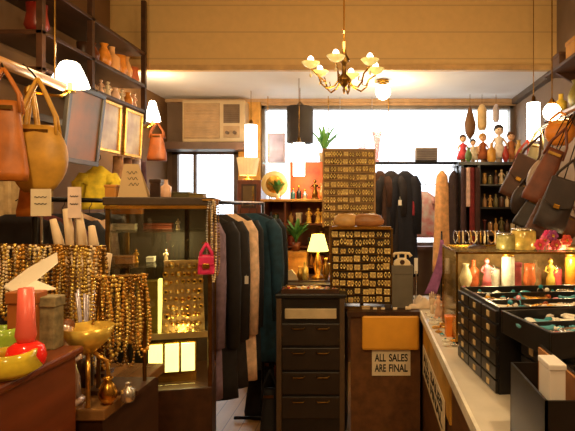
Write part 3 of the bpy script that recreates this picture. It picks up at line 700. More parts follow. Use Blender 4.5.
bag('flat ochre pouch bag with long strap hanging low between the orange and mustard bags', W(32, 2.26), 2.26, PZ-.03, .13, .2, .06, .36, mat('leather_ochre', (190, 110, 24), .5, 0, .3, 14), tan, kind='tote', rz=.1)
b = MB()
for px, y in ((38, 2.1), (4, 1.95), (32, 2.26)):
    x = W(px, y); b.tube([(x, y, PZ-.035), (x+(PX-x)*.4, y, PZ-.005), (PX, y, PZ+.026), (PX-.025, y, PZ)], .004, 6)
tag(b.build('bag_hook', blackm), 'black wire hooks holding the bags on the wooden pole', 'hook', kind='stuff')
# brown bag under the left wall lamp
bag('brown leather bag hanging under the small wall lamp', W(157, 4.3), 4.3, H(122, 4.3), .17, .22, .09, .1, mat('leather_chestnut', (150, 78, 30), .5, 0, .3, 12), None, kind='tote')
tag(MB().tube([(W(157, 4.3), 4.3, H(122, 4.3)-.004), (W(157, 4.3)-.06, 4.3, H(122, 4.3)+.01), (XL+.004, 4.3, H(122, 4.3)+.03)], .005, 6).build('wall_hook', blackm), 'iron wall hook holding the brown leather bag under the small wall lamp', 'hook')
# right wall bags on a rail
BRX = 1.1
t = thing('bag_rail', 'black rail at the right wall carrying the dark handbags', 'rail', (BRX, 2.3, 2.0))
MB().tube([(0, 0, 0), (0, 1.35, 0)], .01).build('rail', blackm, t)
for y in (.1, 1.25): MB().tube([(0, y, 0), (.1, y, 0), (XR-BRX, y, .0)], .008).build('bracket', blackm, t)
BAGS = [  # px, Y, top py, w,h,d,strap,mat,kind,tilt,label
    (560, 2.95, 112, .17, .14, .1, .05, mat('leather_amber', (214, 130, 40), .45, 0, .25), 'hobo', 0, 'amber orange bag right below the glowing round lamp at the right'),
    (540, 3.15, 128, .11, .18, .07, .1, mat('leather_olive', (134, 128, 96), .45, 0, .25), 'tote', .2, 'grey-green slim bag beneath the white cylinder lamp at the right'),
    (541, 3.0, 135, .15, .26, .1, .14, brn, 'satchel', .45, 'brown leather satchel hanging tilted, leftmost of the dark handbags'),
    (566, 2.72, 128, .15, .3, .1, .12, mat('leather_rust', (104, 50, 24), .6, 0, .3, 14), 'tote', .4, 'rust-red bag hanging at the right edge of the picture'),
    (556, 2.82, 150, .14, .2, .08, .06, sheenb, 'hobo', .5, 'bag with a painted grey sheen in the middle of the dark handbags'),
    (574, 2.55, 160, .16, .26, .1, .1, dkb, 'satchel', .35, 'near-black satchel at the right edge below the rust-red bag'),
    (536, 2.9, 172, .14, .18, .09, .08, dkb, 'hobo', .4, 'small near-black slouchy bag above the glass jars'),
    (562, 2.62, 185, .17, .2, .1, .1, mat('leather_mocha', (80, 44, 24), .6, 0, .3, 14), 'satchel', .4, 'mocha brown satchel lowest of the handbags, above the pink jars'),
    (550, 3.05, 160, .16, .24, .1, .1, mat('leather_coffee', (56, 32, 18), .6, 0, .3, 14), 'hobo', .6, 'coffee-dark slouchy bag in the thick of the handbags at the right'),
    (572, 2.68, 205, .18, .16, .1, .05, mat('leather_umber', (84, 50, 36), .35, 0, .3, 14), 'hobo', .5, 'umber slouchy bag at the right edge just above the jars'),
    (541, 2.75, 190, .15, .16, .09, .06, mat('leather_ebony', (32, 20, 14), .6, 0, .3), 'tote', .4, 'ebony black tote low behind the glass jars'),
    (530, 3.2, 165, .1, .16, .07, .08, mat('leather_taupe', (120, 92, 76), .4, 0, .3), 'hobo', .5, 'taupe slim bag leftmost below the dolls'),
    (528, 3.3, 140, .1, .2, .07, .1, mat('leather_redbrown', (140, 44, 30), .45, 0, .3), 'tote', .35, 'small red-brown bag beside the row of dolls')]
for px, Y, py, w_, h_, d_, s_, m, kd, ti, lb in BAGS:
    x, z = W(px, Y), H(py, Y)
    bag(lb, x, Y, z, w_, h_, d_, s_, m, None, rz=-.3, kind=kd, tilt=ti)
b = MB()
for px, Y, py, *_ in BAGS:
    x, z = W(px, Y), H(py, Y); b.tube([(x, Y, z-.006), (x+.004, Y, z+.01), (BRX, Y, 2.012)], .003, 5)
tag(b.build('bag_cord', blackm), 'thin black cords tying the dark handbags to the right wall rail', 'cord', kind='stuff')
# ================================================================== NECKLACES
STR = {}
def strand_mesh(L, w, br, m, seed):
    R = random.Random(seed); pts = []
    N = 240; P = []
    for i in range(N+1):
        a = 2*PI*i/N; P.append(Vector((w/2*math.sin(a)*(1-.35*math.cos(a)), .006*math.sin(a*2+seed), -L/2*(1-math.cos(a)))))
    acc = 0; b = MB(); step = br*2.05
    for i in range(1, N+1):
        acc += (P[i]-P[i-1]).length
        if acc >= step:
            acc = 0; k = R.choice([1, 1, 1, 1.25, .8]); b.sph(*P[i], br*k, n=6, m=4)
    return b
def strand(label, x, y, z, L, w, br, m, group, rz=0):
    key = (round(L, 3), br, m.name)
    if key in STR: return dup(STR[key], (x, y, z), rz, label=label, group=group, sc=(rnd.uniform(.85, 1.1), 1, rnd.uniform(.9, 1.04)))
    o = strand_mesh(L, w, br, m, len(STR)).build('bead_necklace', m, None, (x, y, z), rz, smooth=True)
    tag(o, label, 'necklace', group); STR[key] = o; return o
b_gold = mat('bead_gold', (232, 192, 100), .25, .4, .4, 60)
b_amb = mat('bead_amber', (196, 140, 52), .2, .1, .35, 60)
b_crm = mat('bead_cream', (238, 214, 168), .3, 0, .2, 60)
b_brn = mat('bead_brown', (112, 80, 40), .25, 0, .35, 60)
b_brass = mat('bead_bronze', (158, 118, 58), .25, .7, .4, 60)
PAL = [('gold', b_gold), ('amber', b_amb), ('cream', b_crm), ('brown', b_brn), ('bronze', b_brass)]
def necklace_rack(nm, lbl, place, x0, x1, y, z, zbase, n, L, seq, skew=0):
    t = thing('necklace_rack', lbl, 'necklace rack', (x0, y, zbase)); w_ = x1-x0
    ang = math.atan2(skew, w_)
    MB().tube([(0, 0, z-zbase), (w_, skew, z-zbase)], .006).build('bar', dbrass, t)
    for xx, yy in ((.01, 0), (w_-.01, skew)): MB().tube([(xx, yy, .012), (xx, yy, z-zbase)], .006).build('post', dbrass, t)
    MB().box(-.01, w_+.01, -.03, .03+skew, 0, .012).build('foot', darkwood, t)
    for i in range(n):
        u = (i+.5)/n; k, m = PAL[seq[i % len(seq)]]
        strand('%s bead necklace hanging on %s' % (k, place), x0+w_*u, y+skew*u-.012*(i % 2), z+.004, L[i % len(L)], .03, [.0042, .0052, .0062][i % 3], m, '%s necklaces on %s' % (k, place), rz=rnd.uniform(-.5, .5)+ang)
necklace_rack('a', 'low necklace bar stretching to the left edge of the picture', 'the long low bar at the left edge', W(-6, 1.68), W(62, 1.68), 1.68, H(246, 1.68), LCZ, 26, [.2, .24, .22], [2, 0, 4, 2, 1, 0, 3])
necklace_rack('b', 'brass necklace rack between the white paper and the glass cabinet', 'the brass rack left of the tall glass cabinet', W(60, 1.62), W(106, 1.62), 1.62, H(247, 1.62), LCZ, 18, [.3, .34, .27], [0, 1, 0, 4, 0, 3, 2])
necklace_rack('c', 'small low necklace rack in front of the glass cabinet', 'the small rack in front of the glass cabinet', W(95, 1.47), W(139, 1.47), 1.47, H(278, 1.47), LCZ, 14, [.26, .24, .22], [0, 4, 0, 1, 4], skew=.06)
# ================================================================== EARRING RACKS
CARD = None
def card(label, loc, rz, group, k):
    global CARD
    cm = [mat('card_tan', (178, 140, 84), .7), mat('card_cream', (214, 184, 126), .7), mat('card_brown', (92, 64, 36), .7)][k]
    if CARD is None:
        CARD = thing('earring_card', label, 'earring card', loc, rz, group)
        MB().box(-.019, .019, -.001, .001, 0, .036).build('card', cm, CARD)
        for s_ in (-1, 1):
            pts = [(s_*.0105+.0075*math.cos(a), -.004, .019+.0095*math.sin(a)) for a in [2*PI*i/10 for i in range(10)]]
            MB().tube(pts, .0026, 5, closed=True).sph(s_*.0105, -.004, .032, .0042, n=6, m=4).sph(s_*.0105, -.005, .0055, .005, n=6, m=4).build('earring', mat('earring_gold', (246, 206, 120), .3, .5, .3, 60), CARD)
        return CARD
    return dup(CARD, loc, rz, label=label, group=group, sc=rnd.uniform(.85, 1.12), mats={'card': cm} if k else None)
def earring_rack(lbl, place, cx_, y, z0, z1, w_, rows, cols, base, rz=0, foot=True, pm=None, fm=None):
    t = thing('earring_rack', lbl, 'earring rack', (cx_, y, base), rz)
    b = MB().box(-w_/2, w_/2, 0, .012, z0-base, z1-base); b.build('panel', pm or mat('rack_panel', (140, 108, 60), .6, 0, .3, 20), t)
    MB().box(-w_/2-.012, -w_/2, -.006, .018, z0-base-.01, z1-base+.01).box(w_/2, w_/2+.012, -.006, .018, z0-base-.01, z1-base+.01).box(-w_/2, w_/2, -.006, .018, z1-base, z1-base+.01).build('frame', fm or mat('rack_tan', (170, 128, 72), .5), t)
    for r in range(rows): MB().box(-w_/2, w_/2, -.018, 0, z0-base+r*(z1-z0)/rows, z0-base+r*(z1-z0)/rows+.005).build('ledge', fm or mat('rack_tan', (170, 128, 72), .5), t)
    MB().box(-w_*.35, w_*.35, -.06, .08, 0, .012).tube([(0, .02, .006), (0, .02, z0-base+.05)], .012).build('stand', dbrass, t)
    if foot is not True: return
    c, s = math.cos(rz), math.sin(rz)
    names = ['tan', 'cream', 'brown']
    for r in range(rows):
        for q in range(cols):
            u = -w_/2+(q+.5)*w_/cols+rnd.uniform(-.006, .006); k = rnd.choice([0, 0, 1, 2, 2])
            lx, lyy = u, -.012
            card('%s card with a pair of gold earrings on %s' % (names[k], place), (cx_+lx*c-lyy*s, y+lx*s+lyy*c, z0+r*(z1-z0)/rows+.006+rnd.uniform(-.004, .005)), rz+rnd.uniform(-.25, .25), '%s earring cards on %s' % (names[k], place), k)
x0, x1, Y = W(332, 3.35), W(391, 3.35), 3.35
earring_rack('wide rack of carded earrings standing on the counter, the lower of the two racks', 'the lower wide rack on the counter', (x0+x1)/2, Y, H(303, Y), H(230, Y), x1-x0, 9, 8, CZ, rz=-.05, pm=mat('rack_dark', (62, 44, 24), .6, 0, .3, 20), fm=dbrass)
tsh = thing('board_shelf', 'thin tan board lying across the top of the lower earring rack', 'shelf', ((x0+x1)/2, Y+.0, H(230, Y)+.0105), -.05)
MB().box(-(x1-x0)/2, (x1-x0)/2, -.05, .1, 0, .01).build('board', mat('rack_tan', (170, 128, 72), .5), tsh)
MB().box(-(x1-x0)/2, (x1-x0)/2, -.052, -.05, -.004, .014).build('edge_strip', brass, tsh)
for px, wd, c, lb in ((368, .105, (150, 100, 56), 'plump sand-brown leather pouch on the board over the lower earring rack'), (346, .085, (190, 146, 84), 'smaller tan pouch left of the sand-brown pouch over the lower earring rack')):
    t = thing('pouch', lb, 'pouch', (W(px, Y), Y+.02, H(230, Y)+.0205)); m = mat('pouch%d' % c[0], c, .4, 0, .25, 14, bump=.2)
    MB().lathe([(wd*.6, 0), (wd*.95, .015), (wd, .04), (wd*.8, .07), (wd*.45, .085)], 22, sy=.5).build('body', m, t, smooth=True)
    MB().tube([(-wd*.5, 0, .083), (0, 0, .092), (wd*.5, 0, .083)], .004, 6).build('zip', dbrass, t); MB().tube([(wd*.5, 0, .083), (wd*.62, -.01, .07)], .003, 5).build('zip_pull', brass, t)
x0, x1, Y = W(324, 3.9), W(374, 3.9), 3.9
earring_rack('tall rack of carded earrings rising before the shop window', 'the tall upper rack before the window', (x0+x1)/2, Y, H(226, Y), H(150, Y), x1-x0, 10, 8, .955, rz=.05)
garment('bright yellow blouse hanging below the framed pictures on the left', -1.63, 3.12, 1.79, .18, .26, fab('yellow', (226, 198, 50)), d=.08, hem=1.2, sleeve=.8, rz=.3, seed=91, cat='blouse', name='hanging_blouse')
tag(MB().tube([(-1.63, 3.12, 1.81), (-1.63, 3.12, 2.17), (-1.645, 3.12, 2.2)], .003, 6).build('hanging_hook', blackm), 'thin wire hook carrying the bright yellow blouse', 'hook')

# ================================================================== GENERIC SMALL GOODS
def vase(label, x, y, z, h, r, m, kind=0, cat='vase', name='vase', group=None, n=16):
    prof = [[(r*.5, 0), (r*.9, h*.25), (r, h*.45), (r*.6, h*.75), (r*.35, h*.88), (r*.55, h)],
            [(r*.45, 0), (r*.5, h*.05), (r*.25, h*.15), (r*.45, h*.5), (r*.7, h*.85), (r, h)],
            [(r*.8, 0), (r, h*.1), (r, h*.62), (r*.4, h*.75), (r*.35, h*.95), (r*.42, h)],
            [(r*.6, 0), (r*1.0, h*.3), (r*.8, h*.7), (r*.85, h*1.0)]][kind]
    t = thing(name, label, cat, (x, y, z), group=group)
    inner = [(a*.8, b_) for a, b_ in prof[::-1][:-1]]+[(prof[0][0]*.7, h*.04)]
    MB().lathe(prof+inner, n).build('body', m, t, smooth=True)
    MB().lathe([(prof[0][0]*1.05, 0), (prof[0][0]*1.05, h*.03)], n).build('foot_ring', m, t)
    return t
def bottle(label, x, y, z, h, r, m, mc, group=None):
    t = thing('bottle', label, 'bottle', (x, y, z), group=group)
    MB().lathe([(r*.9, 0), (r, h*.05), (r, h*.5), (r*.9, h*.58), (r*.35, h*.7), (r*.32, h*.86)], 14).build('body', m, t, smooth=True)
    MB().lathe([(r*.4, h*.85), (r*.42, h), (r*.2, h*1.01)], 12).build('cap', mc, t, smooth=True)
    return t
def jar(label, x, y, z, h, r, m, mc, knob=True, group=None):
    t = thing('jar', label, 'jar', (x, y, z), group=group)
    MB().lathe([(r*.85, 0), (r, h*.08), (r, h*.8), (r*.85, h*.87), (r*.8, h*.87)], 18).build('body', m, t, smooth=True)
    b = MB().lathe([(r*.95, h*.87), (r*.95, h*.93), (r*.5, h*.97)], 18)
    if knob: b.sph(0, 0, h, r*.18, n=8, m=5)
    b.build('lid', mc, t, smooth=True); return t
def plant(label, x, y, z, h, n, m, pot=None, seed=0, lw=.018):
    R = random.Random(seed); t = thing('potted_plant', label, 'plant', (x, y, z))
    ph = h*.25
    MB().lathe([(h*.09, 0), (h*.13, ph), (h*.11, ph), (h*.1, ph*.8)], 14).build('pot', pot or cream, t, smooth=True)
    b = MB()
    for i in range(n):
        a = R.uniform(0, 2*PI); l = h*R.uniform(.45, .8); sp = R.uniform(.15, .6)
        P = [Vector((math.cos(a)*l*sp*u*u*1.3, math.sin(a)*l*sp*u*u*1.3, ph*.8+l*u*(1-.35*u*sp))) for u in (0, .3, .6, .85, 1)]
        sd = Vector((-math.sin(a), math.cos(a), 0)); R_ = []
        for u, p in zip((0.15, .6, 1, .7, .1), P): q = sd*lw*u; R_.append([tuple(p+q), tuple(p+Vector((0, 0, .0015))), tuple(p-q), tuple(p-Vector((0, 0, .0015)))])
        b.rings(R_)
    b.build('foliage', m, t); return t
def box_(name, label, cat, x, y, z, w_, d_, h_, m, lid=None, rz=0, group=None):
    t = thing(name, label, cat, (x, y, z), rz, group)
    MB().box(0, w_, 0, d_, 0, h_*.8).build('base', m, t, bevel=.003)
    MB().box(-.003, w_+.003, -.003, d_+.003, h_*.8, h_).build('lid', lid or m, t, bevel=.003); return t
def doll(label, x, y, z, h, dress, hair, skin=(236, 196, 160), rz=0, group=None):
    t = thing('doll', label, 'doll', (x, y, z), rz, group); sk = mat('doll_skin%d' % skin[0], skin, .5)
    b = MB().lathe([(h*.05, h*.0), (h*.06, h*.45), (h*.1, h*.62), (h*.035, h*.7), (h*.035, h*.74)], 12)
    b.sph(0, 0, h*.84, h*.12, n=12, m=9); b.sph(0, -h*.12, h*.83, h*.018, n=6, m=4)
    for s_ in (-1, 1):
        b.tube([(s_*h*.1, 0, h*.64), (s_*h*.18, -h*.02, h*.52), (s_*h*.2, -h*.08, h*.4)], [h*.035, h*.03, h*.022], 8)
        b.sph(s_*h*.2, -h*.085, h*.39, h*.028, n=7, m=5)
        b.tube([(s_*h*.05, 0, h*.2), (s_*h*.06, -.0, h*.03)], [h*.035, h*.028], 8)
    b.build('body', sk, t, smooth=True)
    MB().lathe([(h*.24, h*.12), (h*.17, h*.35), (h*.1, h*.5), (h*.12, h*.64), (h*.05, h*.7)], 18).build('dress', dress, t, smooth=True)
    MB().sph(0, h*.03, h*.88, h*.135, n=12, m=8).build('hair', hair, t, smooth=True)
    b = MB()
    for s_ in (-1, 1): b.sph(s_*h*.042, -h*.112, h*.855, h*.014, n=6, m=4)
    b.build('eyes', ink, t); return t

# ------------------------------------------------ wall rack goods (left, high)
pinkp = mat('pink_porcelain', (236, 190, 160), .3, 0, .12, 20); gpot = mat('amber_glass', (226, 140, 50), .2, 0, .25, 20)
RX = -1.73
for i, (px, h, m, nm, lb) in enumerate([
    (101, .12, pinkp, 'f', 'pink-white porcelain figurine nearest on the lowest shelf of the left wall rack'),
    (108, .13, porc, 'f', 'cream porcelain figurine second on the lowest shelf of the left wall rack'),
    (115, .10, pinkp, 'v', 'rose coloured small vase on the lowest shelf of the left wall rack'),
    (122, .12, porc, 'f', 'ivory figurine in the far half of the lowest wall rack shelf'),
    (128, .11, gpot, 'v', 'amber small vase on the lowest wall rack shelf'),
    (134, .13, pinkp, 'f', 'rosy figurine at the far end of the lowest wall rack shelf')]):
    Y = RX*F/(px-CX)
    (figurine(lb, RX, Y, RACK_Z[0], h, m) if nm == 'f' else vase(lb, RX, Y, RACK_Z[0], h, .035, m, 0))
for i, (px, h, r, k, m, lb) in enumerate([
    (104, .17, .05, 0, gpot, 'amber-orange vase nearest on the middle shelf of the left wall rack'),
    (112, .18, .05, 2, mat('peach_glaze', (240, 176, 110), .25, 0, .15), 'peach glazed bottle vase on the middle wall rack shelf'),
    (119, .15, .055, 3, gpot, 'round amber bowl vase on the middle wall rack shelf'),
    (126, .17, .045, 0, MATS['peach_glaze'], 'peach vase in the far half of the middle wall rack shelf'),
    (132, .12, .05, 3, mat('terracotta', (214, 110, 60), .5, 0, .2), 'terracotta pot at the far end of the middle wall rack shelf')]):
    Y = RX*F/(px-CX); vase(lb, RX, Y, RACK_Z[1], h, r, m, k)
for i, (px, h, r, k, lb) in enumerate([(60, .16, .06, 3, 'dark red bowl on the wall rack above the flared lamp'), (84, .1, .05, 3, 'small dark brown pot on the wall rack'), (92, .13, .045, 0, 'brown vase on the middle shelf of the wall rack')]):
    Y = max(2.68, RX*F/(px-CX)); vase(lb, RX, Y if i else 2.7, RACK_Z[1], h, r, [mat('oxblood', (130, 34, 20), .35), darkwood, redwood][i], k)
# pictures
def picture(label, y0, y1, z0, z1, x, tilt, fm, m, fw=.02):
    """hangs in a plane facing the aisle; local X runs along the wall"""
    t = thing('framed_picture', label, 'picture', (x, y0, z0)); t.rotation_euler = (tilt, 0, PI/2)
    w_, h_ = y1-y0, z1-z0
    MB().box(0, w_, -.012, .012, 0, fw).box(0, w_, -.012, .012, h_-fw, h_).box(0, fw, -.012, .012, fw, h_-fw).box(w_-fw, w_, -.012, .012, fw, h_-fw).build('frame', fm, t, bevel=.003)
    MB().box(fw, w_-fw, -.002, .006, fw, h_-fw).build('print', m, t)
pic_m = mat('print_pink', (112, 98, 80), .45, 0, .2, 5, rgb2=(170, 108, 70)); gm = mat('print_gold', (240, 214, 140), .3, 0, .2, 7, rgb2=(170, 110, 40))
picture('large tilted grey-framed picture with blurred pink and grey print on the left', 2.68, 3.04, 1.73, 2.15, -1.60, .12, mat('frame_pewter', (84, 78, 70), .3, .5), pic_m, .028)
picture('gilt-framed picture, the nearer of two narrow gold ones below the wall rack', 3.16, 3.42, 1.84, 2.16, -1.655, .05, gold, gm)
picture('gilt-framed picture, the farther of two narrow gold ones below the wall rack', 3.48, 3.74, 1.84, 2.16, -1.655, .05, gold, mat('print_sepia', (250, 230, 170), .3, 0, .2, 6, rgb2=(170, 110, 50)))
# tan curtain on the left wall + hanging bundle below the gold pictures
R_ = []
for z in (1.0, 1.3, 1.6, 1.95): R_.append([(XL+.06+.02*math.sin(k*1.7)*(1 if k < 30 else -1), 2.62+(k if k < 30 else 59-k)*.016, z) for k in range(60)])
tag(MB().rings([[(x+(.012 if i < 30 else -.012), y, z) for i, (x, y, z) in enumerate(r)] for r in R_]).build('curtain', fab('tan_curtain', (176, 146, 100))), 'tan folded curtain hanging on the left wall behind the garments', 'curtain')
for i, (px, c, lb) in enumerate([(118, (200, 150, 110), 'pale brown scarf hanging below the nearer gilt picture'), (127, (150, 110, 90), 'mauve-brown scarf hanging below the farther gilt picture'), (136, (206, 190, 200), 'pale lilac scarf hanging beside the tan paper sign'), (142, (90, 60, 70), 'dark plum scarf left of the brown leather bag')]):
    Y = 3.55+i*.12; x = W(px, Y); t = thing('scarf', lb, 'scarf', (x, Y, 1.84))
    R_ = []
    for j in range(9):
        u = j/8; R_.append([((.03+.015*u)*math.cos(a)*(1+.15*math.sin(4*a+i)), .02*math.sin(a), -u*.42) for a in [2*PI*k/14 for k in range(14)]])
    MB().rings(R_).build('cloth', fab('lsc%d' % i, c), t, smooth=True)
    MB().tube([(0, 0, -.01), (0, 0, .33), (-.0, 0, .345)], .0025, 5).build('cord', blackm, t)
t = thing('hanging_bar', 'thin dark bar under the far end of the wall rack carrying scarves', 'rail', (-1.8, 3.55, 2.184))
MB().tube([(.0, 0, 0), (.1, .0, 0)], .006).tube([(0, .12, 0), (.1, .12, 0)], .006).tube([(0, .24, 0), (.1, .24, 0)], .006).tube([(0, .36, 0), (.1, .36, 0)], .006).tube([(0.02, 0, 0), (.02, .36, 0)], .006).build('bar', blackm, t)

# ------------------------------------------------ on top of the tall glass cabinet
X, Y = gworld(glx(133, .18), .18)
t = thing('paper_sign', 'tan folded paper sign with dark script on top of the tall glass cabinet', 'sign', (X, Y, gz), GR)
s_w, s_h = W(147, Y)-W(119, Y), H(164, Y)-gz
MB().prism([(-s_w/2, 0), (s_w/2, 0), (s_w*.18, s_h), (-s_w*.3, s_h)], -.002, .001).build('front_sheet', mat('sign_tan', (222, 192, 146), .8, 0, .05), t)
MB().add([(-s_w/2, .09, 0), (s_w/2, .09, 0), (s_w*.18, .001, s_h), (-s_w*.3, .001, s_h), (-s_w/2, .093, 0), (s_w/2, .093, 0), (s_w*.18, .004, s_h), (-s_w*.3, .004, s_h)], [(0, 1, 2, 3), (7, 6, 5, 4), (0, 4, 5, 1), (3, 2, 6, 7), (0, 3, 7, 4), (1, 5, 6, 2)]).build('rear_sheet', MATS['sign_tan'], t)
b = MB()
for q in range(3): b.tube([(-s_w*(.2-.03*q)+s_w*.34*u, -.003, s_h*(.74-.17*q)+.006*math.sin(u*16+q*2)) for u in [i/24 for i in range(25)]], .0012, 4)
b.build('script', ink, t)
X, Y = gworld(glx(166, .2), .2); vase('small pinkish cup on top of the tall glass cabinet', X, Y, gz, .085, .024, pinkp, 2)
for i, (px, dy, c, h, w_, lb) in enumerate([(110, .2, (216, 150, 70), .06, .05, 'amber small box on top of the tall glass cabinet, left of the tan paper sign'), (155, .25, (60, 40, 30), .09, .05, 'dark brown box on top of the tall glass cabinet, behind the pinkish cup'), (180, .25, (90, 84, 50), .03, .09, 'flat olive box on top of the tall glass cabinet'), (196, .22, (130, 110, 60), .022, .07, 'flat brassy tin at the right of the tall glass cabinet top')]):
    X, Y = gworld(glx(px, dy), dy); box_('box', lb, 'box', X-w_/2, Y, gz, w_, .05, h, mat('tb%d' % i, c, .4))
# pink purse and strands at the cabinet's right corner
X, Y = gworld(gw+.012, -.02)
bag('small hot pink purse hanging at the right corner of the tall glass cabinet', X-.03, Y-.02, H(243, Y), .075, .085, .03, .05, mat('hot_pink', (226, 50, 110), .4), None, kind='satchel', name='purse', cat='purse', rz=GR)
for i, (dx, k, m) in enumerate([(0, 'cream', b_crm), (-.02, 'silvery', mat('bead_silver', (180, 176, 168), .25, .5)), (.014, 'bronze', b_brass)]):
    strand('long %s bead strand hung on the right corner of the tall glass cabinet' % k, X+dx, Y-.012, H(200, Y), [.36, .30, .33][i], .02, .0045, m, 'strands on the cabinet corner')
t = tag(MB().tube([(X-.05, Y-.02, H(243, Y)), (X-.03, Y+.03, H(243, Y)+.01)], .003, 5).tube([(X-.05, Y-.012, H(200, Y)), (X+.03, Y-.012, H(200, Y))], .003, 5).build('corner_hook', brass), 'small brass hook bar on the corner of the tall glass cabinet', 'hook', kind='stuff')

# ------------------------------------------------ left: tags and signs in front of the garment rack
def clip_sign(label, px0, px1, py0, py1, Y, m, base=LCZ, marks=2):
    x0, x1, z0, z1 = W(px0, Y), W(px1, Y), H(py1, Y), H(py0, Y)
    t = thing('card_sign', label, 'sign', ((x0+x1)/2, Y, base)); w_ = (x1-x0)/2
    MB().box(-w_, w_, -.002, .002, z0-base, z1-base).build('card', m, t)
    MB().tube([(0, .004, .01), (0, .004, z1-base-.01)], .004, 6).build('stem', chrome, t)
    MB().lathe([(.035, 0), (.03, .01)], 14).build('base', chrome, t)
    b = MB()
    for q in range(marks): b.tube([(-w_*.6+w_*1.2*u, -.003, z0-base+(z1-z0)*(.7-.25*q)+.002*math.sin(u*20)) for u in [i/14 for i in range(15)]], .0012, 4)
    b.build('script', ink, t)
clip_sign('pale card sign on a thin stem before the dark garments, the left one', 31, 51, 189, 216, 1.70, paper)
clip_sign('pale pinkish card sign on a thin stem, the right one of two', 68, 81, 187, 218, 1.68, mat('paper_pink', (234, 208, 190), .8))
def hand_display(label, x, y, z, h, m, rz=0):
    """jewellery display hand: forearm, palm, four fingers of different lengths and a thumb"""
    t = thing('display_hand', label, 'display hand', (x, y, z), rz)
    MB().lathe([(h*.16, 0), (h*.15, h*.03)], 14).build('base', m, t, smooth=True)
    b = MB().tube([(0, 0, h*.02), (0, 0, h*.2), (0, 0, h*.4)], [h*.09, h*.075, h*.07], 10)
    b.rings([[(h*wd*math.cos(a), h*.055*math.sin(a), h*zz) for a in [2*PI*k/12 for k in range(12)]] for zz, wd in ((.38, .07), (.46, .1), (.56, .125), (.64, .12))])
    for fx, fl in ((-.09, .26), (-.03, .32), (.03, .3), (.09, .22)):
        b.tube([(fx*h, 0, h*.6), (fx*1.15*h, -.01*h, h*(.6+fl*.5)), (fx*1.25*h, -.05*h, h*(.6+fl))], [h*.03, h*.028, h*.018], 7)
    b.tube([(h*.08, 0, h*.46), (h*.17, -.02*h, h*.55), (h*.2, -.03*h, h*.66)], [h*.035, h*.03, h*.02], 7)
    b.build('hand', m, t, smooth=True); return t
hand_display('pale jewellery display hand among the garments left of the glass cabinet', W(78, 1.72), 1.715, LCZ, .56, mat('hand_pale', (222, 196, 160), .5))
# grey-blue and wine cloths heaped over the bar
# ------------------------------------------------ foreground left
cz_ = cz
t = thing('display_paper', 'creased white paper cone lying over the low necklace bar', 'paper', (W(30, 1.42), 1.42, 0))
def pt(px, py, Y): return (W(px, Y)-W(30, 1.42), Y-1.42, H(py, Y))
A = [pt(4, 286, 1.44), pt(28, 268, 1.5), pt(57, 252, 1.52), pt(58, 262, 1.44), pt(36, 280, 1.38), pt(56, 288, 1.36), pt(16, 293, 1.34)]
b = MB()
for tri in ((0, 1, 4, 6), (1, 2, 3, 4), (6, 4, 5)):
    p = [Vector(A[i]) for i in tri]; n_ = len(p); off = Vector((.001, -.003, -.003))
    b.add([tuple(q) for q in p]+[tuple(q+off) for q in p], [tuple(range(n_)), tuple(range(2*n_-1, n_-1, -1))]+[(i, (i+1) % n_, (i+1) % n_+n_, i+n_) for i in range(n_)])
b.build('sheet', mat('white_paper', (244, 234, 214), .7, 0, .03), t)
MB().tube([pt(30, 285, 1.45), pt(30, 300, 1.45), (0, .03, LCZ)], .004, 6).lathe([(.03, LCZ), (.03, LCZ+.008)], 12, 0, .03, 0).build('prop', chrome, t)
Y = 1.12
t = thing('perfume_bottle', 'tall frosted pink bottle rising from a shiny red round base', 'bottle', (W(26, Y), Y, cz_)); k = Y/F
MB().lathe([(.022, 0), (.036, .012), (.04, .028), (.034, .05), (.02, .06)], 20).build('round_base', mat('red_glass', (224, 34, 22), .15, 0, .1, emit=.12), t, smooth=True)  # faint glow put into the red base, which is no lamp
MB().lathe([(.014, .055), (.021, .075), (.018, .1), (.015, H(288, Y)-cz_)], 18).build('neck', mat('pink_frost', (236, 104, 88), .35, 0, .08), t, smooth=True)
Y = 1.08
vase('yellow-green glass bowl at the lower left corner', W(8, Y), Y, cz_, .05, .062, mat('lime_glass', (206, 180, 50), .15, 0, .35, 18), 3, cat='bowl', name='bowl')
vase('green-yellow small dish behind the bowl at the lower left corner', W(3, 1.25), 1.25, cz_, .06, .045, mat('green_glass', (150, 180, 60), .15, 0, .35, 18), 3, cat='bowl', name='bowl')
box_('box', 'orange-brown tall box behind the pink bottle at the lower left', 'box', W(8, 1.26), 1.255, cz_, .07, .04, H(292, 1.26)-cz_, mat('ob_box', (170, 96, 40), .5))
box_('box', 'grey-olive speckled box right of the pink bottle, under the white paper', 'box', W(36, 1.27), 1.27, cz_, .045, .04, H(297, 1.27)-cz_, mat('go_box', (136, 122, 86), .6, 0, .4, 60))
FZ = LCZ
Y = 1.4
t = thing('compote_dish', 'gilded compote dish on curling legs at the lower left front', 'dish', (W(88, Y), Y, FZ)); h_ = H(326, Y)-FZ
MB().lathe([(.012, h_*.62), (.05, h_*.8), (.066, h_), (.062, h_), (.045, h_*.85), (.004, h_*.7)], 22).build('bowl', mat('gilt_yellow', (240, 200, 90), .25, .5, .25, 40), t, smooth=True)
for i in range(4):
    a = i*PI/2+.5; c_, s_ = math.cos(a), math.sin(a)
    MB().tube([(r*c_, r*s_, z*h_) for r, z in ((.01, .66), (.045, .5), (.05, .3), (.03, .15), (.055, .0))], .006, 6).build('leg', gold, t, smooth=True)
t = figurine('silver-pink figurine with raised arms left of the gilded compote dish', W(66, 1.38), 1.38, FZ, H(318, 1.38)-FZ, mat('silver_pink', (214, 190, 180), .25, .4, .2, 30))
b = MB()
for s_ in (-1, 1): b.tube([(s_*.012, 0, .1), (s_*.025, 0, .13), (s_*.03, -.0, .16)], [.006, .005, .004], 6)
b.build('arms', MATS['silver_pink'], t, smooth=True)
